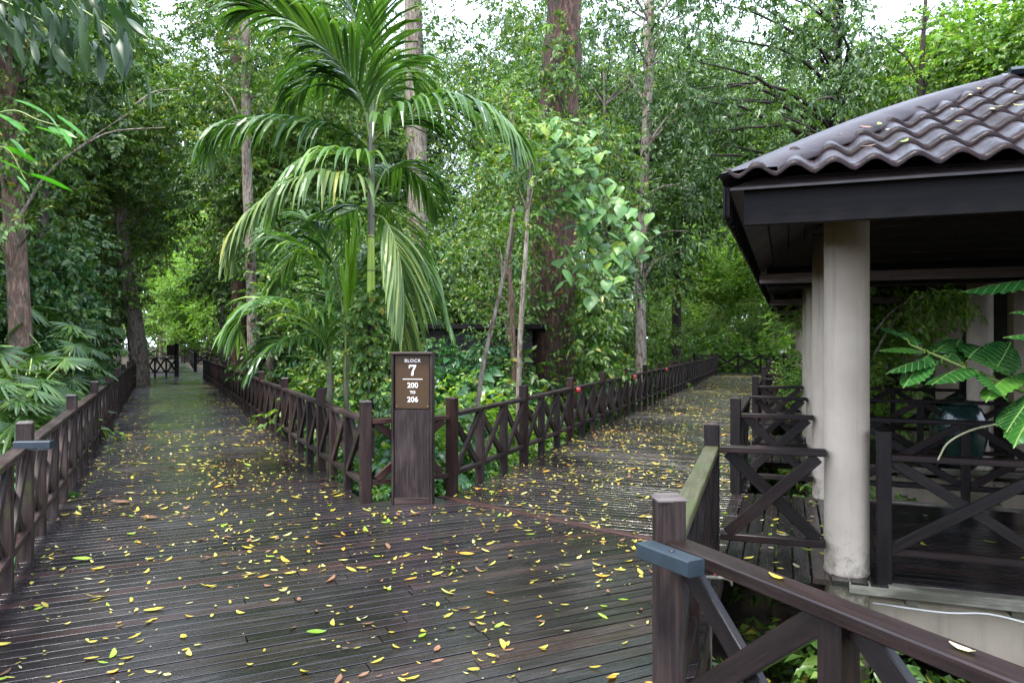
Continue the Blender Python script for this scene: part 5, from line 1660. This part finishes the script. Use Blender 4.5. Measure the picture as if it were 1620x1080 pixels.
# ground cover that nobody could count
def ground_cover():
    rg = np.random.default_rng(9)
    n = 5200
    Y = rg.uniform(2.2, 34, n) ** 1.0
    X = rg.uniform(-1.0, 1.0, n) * (Y * 0.85 + 4)
    keep = []
    for x, y in zip(X, Y):
        v = Vector((x, y, 0))
        on1 = Lx(y) - 0.02 < x < Ax(y) + 0.02 if y > 7.4 else (Lx(y) < x < max(Px(y), 0.6) + 0.1)
        on2 = y > 7.4 and Bx(y) - 0.02 < x < Px(y) + 0.1
        keep.append(not (on1 or on2))
    X, Y = X[keep], Y[keep]
    temps = [spray(rg, 7, 0.3, 0.16, 0.5, 0.4, 'kite') for _ in range(4)]
    VV, FF, off = [], [], 0
    for rep in range(4):
        m = len(X)
        pos = np.stack([X + rg.normal(0, .2, m), Y + rg.normal(0, .2, m), np.full(m, GZ + 0.05) + rg.random(m) ** 2 * 0.55], -1)
        Rm = rot_zyx(rg.uniform(0, 6.28, m), rg.uniform(0.0, 1.0, m), rg.normal(0, .4, m)) * rg.uniform(.7, 1.3, m)[:, None, None]
        tv, tf = temps[rep]
        v = np.einsum('nij,kj->nki', Rm, tv) + pos[:, None, :]
        f = tf[None] + (np.arange(m) * len(tv))[:, None, None] + off
        off += m * len(tv)
        VV.append(v.reshape(-1, 3)); FF.append(f.reshape(-1, 3))
    tag(link('ground_cover', np_mesh('ground_cover', np.concatenate(VV), np.concatenate(FF), M['leaf_mid'])), kind='stuff')
ground_cover()
# the far wood closing the view all round
def far_wood():
    rg = np.random.default_rng(17)
    blobs = []
    for a in np.linspace(-62, 62, 100):
        rr = rg.uniform(85, 115)
        h = rg.uniform(9, 22)
        if -9 < a < -2: h *= 0.55
        if 26 < a < 32: h *= 0.5
        for z in np.arange(0.5, h, 4.2):
            blobs.append((rr * math.sin(R(a)) + rg.normal(0, 1.5), rr * math.cos(R(a)) + rg.normal(0, 2), z, rg.uniform(2.6, 3.8)))
    tag(link('far_wood', crown_mesh('far_wood', blobs, M['leaf_mid'], 18, leaf=0.7, width=0.6, droop=0.4, n=8, length=1.8, dens=1.6)), kind='stuff')
far_wood()

# ------------------------------------------------------------------ fallen leaves
def fallen_mesh(L, W, curl, twist, mat, seed):
    rg = random.Random(seed)
    n = 5
    V, Fc = [], []
    for i in range(n + 1):
        f = i / n
        w = W * math.sin(PI * min(0.97, 0.05 + 0.93 * f)) ** 0.8
        x = (f - .5) * L
        z = curl * (2 * f - 1) ** 2
        yo = twist * math.sin(PI * f)
        V += [(x, -w + yo, z + 0.35 * w * 0.6 + rg.uniform(0, .002)), (x, yo, z + 0.001), (x, w + yo, z + 0.35 * w * 0.8 + rg.uniform(0, .002))]
    for i in range(n):
        a = i * 3
        Fc += [(a, a + 1, a + 4, a + 3), (a + 1, a + 2, a + 5, a + 4)]
    return mesh('fallen_leaf', V, Fc, mat, True)
FM = {}
for nm in ('fall_yellow', 'fall_lime', 'fall_orange', 'fall_pale', 'fall_brown'):
    FM[nm] = [fallen_mesh(0.082, 0.014, 0.006, 0.004, M[nm], 1), fallen_mesh(0.065, 0.013, 0.010, -0.006, M[nm], 2), fallen_mesh(0.1, 0.017, 0.008, 0.008, M[nm], 3), fallen_mesh(0.05, 0.013, 0.004, 0.002, M[nm], 4)]
FL = {'fall_yellow': ('yellow fallen leaf lying on the wet boardwalk', 'yellow leaves scattered on the boardwalk'),
      'fall_lime': ('lime green fallen leaf lying on the wet boardwalk', 'lime green leaves scattered on the boardwalk'),
      'fall_orange': ('orange fallen leaf lying on the wet boardwalk', 'orange leaves scattered on the boardwalk'),
      'fall_pale': ('small bleached fallen leaf lying on the wet boardwalk', 'bleached leaves scattered on the boardwalk'),
      'fall_brown': ('curled brown fallen leaf lying on the wet boardwalk', 'brown leaves scattered on the boardwalk')}
def on_deck(x, y):
    if y < 7.6:
        if x < Lx(y) + 0.08: return False
        if y > 7.1 and -1.6 < x < -0.5: return False
        if y > 7.3 and x < -0.6: return x < Ax(y) - 0.08
        if y > 5.5: return x < Px(y) - 0.08
        if y > 2.8: return x < Px(y) - 0.02
        return x < 0.55 + (2.8 - y) * 0.5
    return (Lx(y) + 0.08 < x < Ax(y) - 0.08) or (Bx(y) + 0.08 < x < Px(y) - 0.08)
rg = random.Random(12)
cand = []
def clump(x, y):
    v = noise_at(Vector((x * 1.3, y * 0.9, 2.0)))
    return max(0.0, min(1.0, 0.5 + v * 1.6))
def dens_at(x, y):
    if y > 7.6 and x > -0.6: return 1.25 if y < 17 else 0.8
    if y > 7.6: return 0.6 if y < 20 else 0.45
    return 0.5 if y > 5 else 0.27
tries = 0
while len(cand) < 11500 and tries < 900000:
    tries += 1
    y = 1.6 + 34 * rg.random() ** 1.35
    x = rg.uniform(-16, 13)
    if not on_deck(x, y): continue
    if abs(x / y) > 0.75: continue
    if rg.random() > dens_at(x, y) * (0.45 + 1.1 * clump(x, y)): continue
    cand.append((x, y))
def pick_kind():
    r = rg.random()
    return 'fall_yellow' if r < .58 else 'fall_lime' if r < .65 else 'fall_orange' if r < .72 else 'fall_pale' if r < .9 else 'fall_brown'
cand.sort(key=lambda c: math.hypot(*c))
SV = {k: ([], []) for k in FM}
nind = 0
for i, (x, y) in enumerate(cand):
    k = pick_kind()
    s = rg.choice((0.4, 0.55, 0.65, 0.75, 0.85, 0.95, 1.2)) * rg.uniform(.85, 1.15) * 0.92 * (0.55 if k == 'fall_pale' else 1.0) * (0.6 if rg.random() < 0.3 else 1)
    az = rg.uniform(0, 2 * PI)
    tx, ty = rg.uniform(-.25, .25), rg.uniform(-.25, .25)
    z = 0.006 + abs(tx) * 0.012
    me = rg.choice(FM[k])
    if nind < 195 and y > 2.4 and abs(x) < y * 0.72:
        o = link('fallen_leaf', me, None, (x, y, z), (tx, ty, az))
        o.scale = (s, s, s)
        tag(o, FL[k][0], 'leaf', FL[k][1])
        nind += 1
    else:
        m = Matrix.Translation((x, y, z)) @ Matrix.Rotation(az, 4, 'Z') @ Matrix.Rotation(ty, 4, 'Y') @ Matrix.Rotation(tx, 4, 'X') @ Matrix.Scale(s, 4)
        V, Fc = SV[k]
        o0 = len(V)
        V += [m @ v.co for v in me.vertices]
        Fc += [tuple(j + o0 for j in p.vertices) for p in me.polygons]
for k, (V, Fc) in SV.items():
    tag(link('leaf_litter', mesh('leaf_litter', V, Fc, M[k], True)), kind='stuff')
# a few leaves that stand out
for (px, py, kind, s, lab) in ((130, 888, 'fall_lime', 1.25, 'large bright lime green leaf lying on the left of the boardwalk'), (738, 880, 'fall_orange', 1.15, 'large curled orange leaf in the middle of the fork'),
                               (190, 797, 'fall_brown', 1.7, 'big curled brown leaf on the left boardwalk'), (236, 822, 'fall_brown', 1.5, 'broken dark brown leaf beside the big curled brown one'),
                               (500, 1005, 'fall_lime', 1.0, 'pale green leaf lying flat near the bottom of the picture')):
    Y = 1872.0 / (py - 540)
    o = link('fallen_leaf', FM[kind][2], None, ((px - 810) / F * Y, Y, 0.016), (0.1, 0.1, 0.3))
    o.scale = (s, s * 1.3, s)
    tag(o, lab, 'leaf')
# leaves on the roof, the rails and the porch
def roof_pt(X, y):
    return loc2w(X, RY0 + y, ZE + RISE * y / HY + 0.085)
rl = random.Random(4)
slope = math.atan2(RISE, HY)
for i in range(52):
    y = rl.uniform(0.15, 2.3)
    X = RX0 + HX * y / HY + rl.uniform(0.15, 2.6)
    k = rl.choice(['fall_orange', 'fall_yellow', 'fall_brown', 'fall_pale', 'fall_lime'])
    o = link('fallen_leaf', rl.choice(FM[k]), None, roof_pt(X, y), (Matrix.Rotation(RZ, 3, 'Z') @ Matrix.Rotation(slope, 3, 'X') @ Matrix.Rotation(rl.uniform(0, 6), 3, 'Z')).to_euler())
    s = rl.uniform(.6, 1.2)
    o.scale = (s, s, s)
    cn = {'fall_orange': 'orange', 'fall_yellow': 'yellow', 'fall_brown': 'brown', 'fall_pale': 'bleached', 'fall_lime': 'lime green'}[k]
    tag(o, '%s fallen leaf lying on the tiles of the nearest pavilion roof' % cn, 'leaf', '%s leaves on the nearest pavilion roof' % cn)
for i in range(46):
    X, y = rl.uniform(-0.8, 0.15), rl.uniform(-0.2, 2.4)
    k = rl.choice(['fall_yellow', 'fall_yellow', 'fall_pale', 'fall_lime'])
    if i > 34: X, y = rl.uniform(0.4, 1.6), rl.uniform(0.2, 2.2)
    o = link('fallen_leaf', rl.choice(FM[k]), None, loc2w(X, y, 0.009), (0, 0, rl.uniform(0, 6)))
    cn = {'fall_yellow': 'yellow', 'fall_pale': 'bleached', 'fall_lime': 'lime green'}[k]
    tag(o, '%s fallen leaf lying on the porch planks of the nearest pavilion' % cn, 'leaf', '%s leaves on the nearest porch' % cn)
dn = (Vector((1.95, -0.05, 0)) - P1).normalized()
for f, lab in ((0.55, 'yellow leaf stuck on the nearest wet rail, the one farther up'), (1.15, 'bleached leaf stuck on the nearest wet rail near the frame edge')):
    q = P1 + dn * f
    tag(link('fallen_leaf', FM['fall_pale' if f > 1 else 'fall_yellow'][1], None, (q.x, q.y, 0.853), (0, 0, 2.0)), lab, 'leaf')
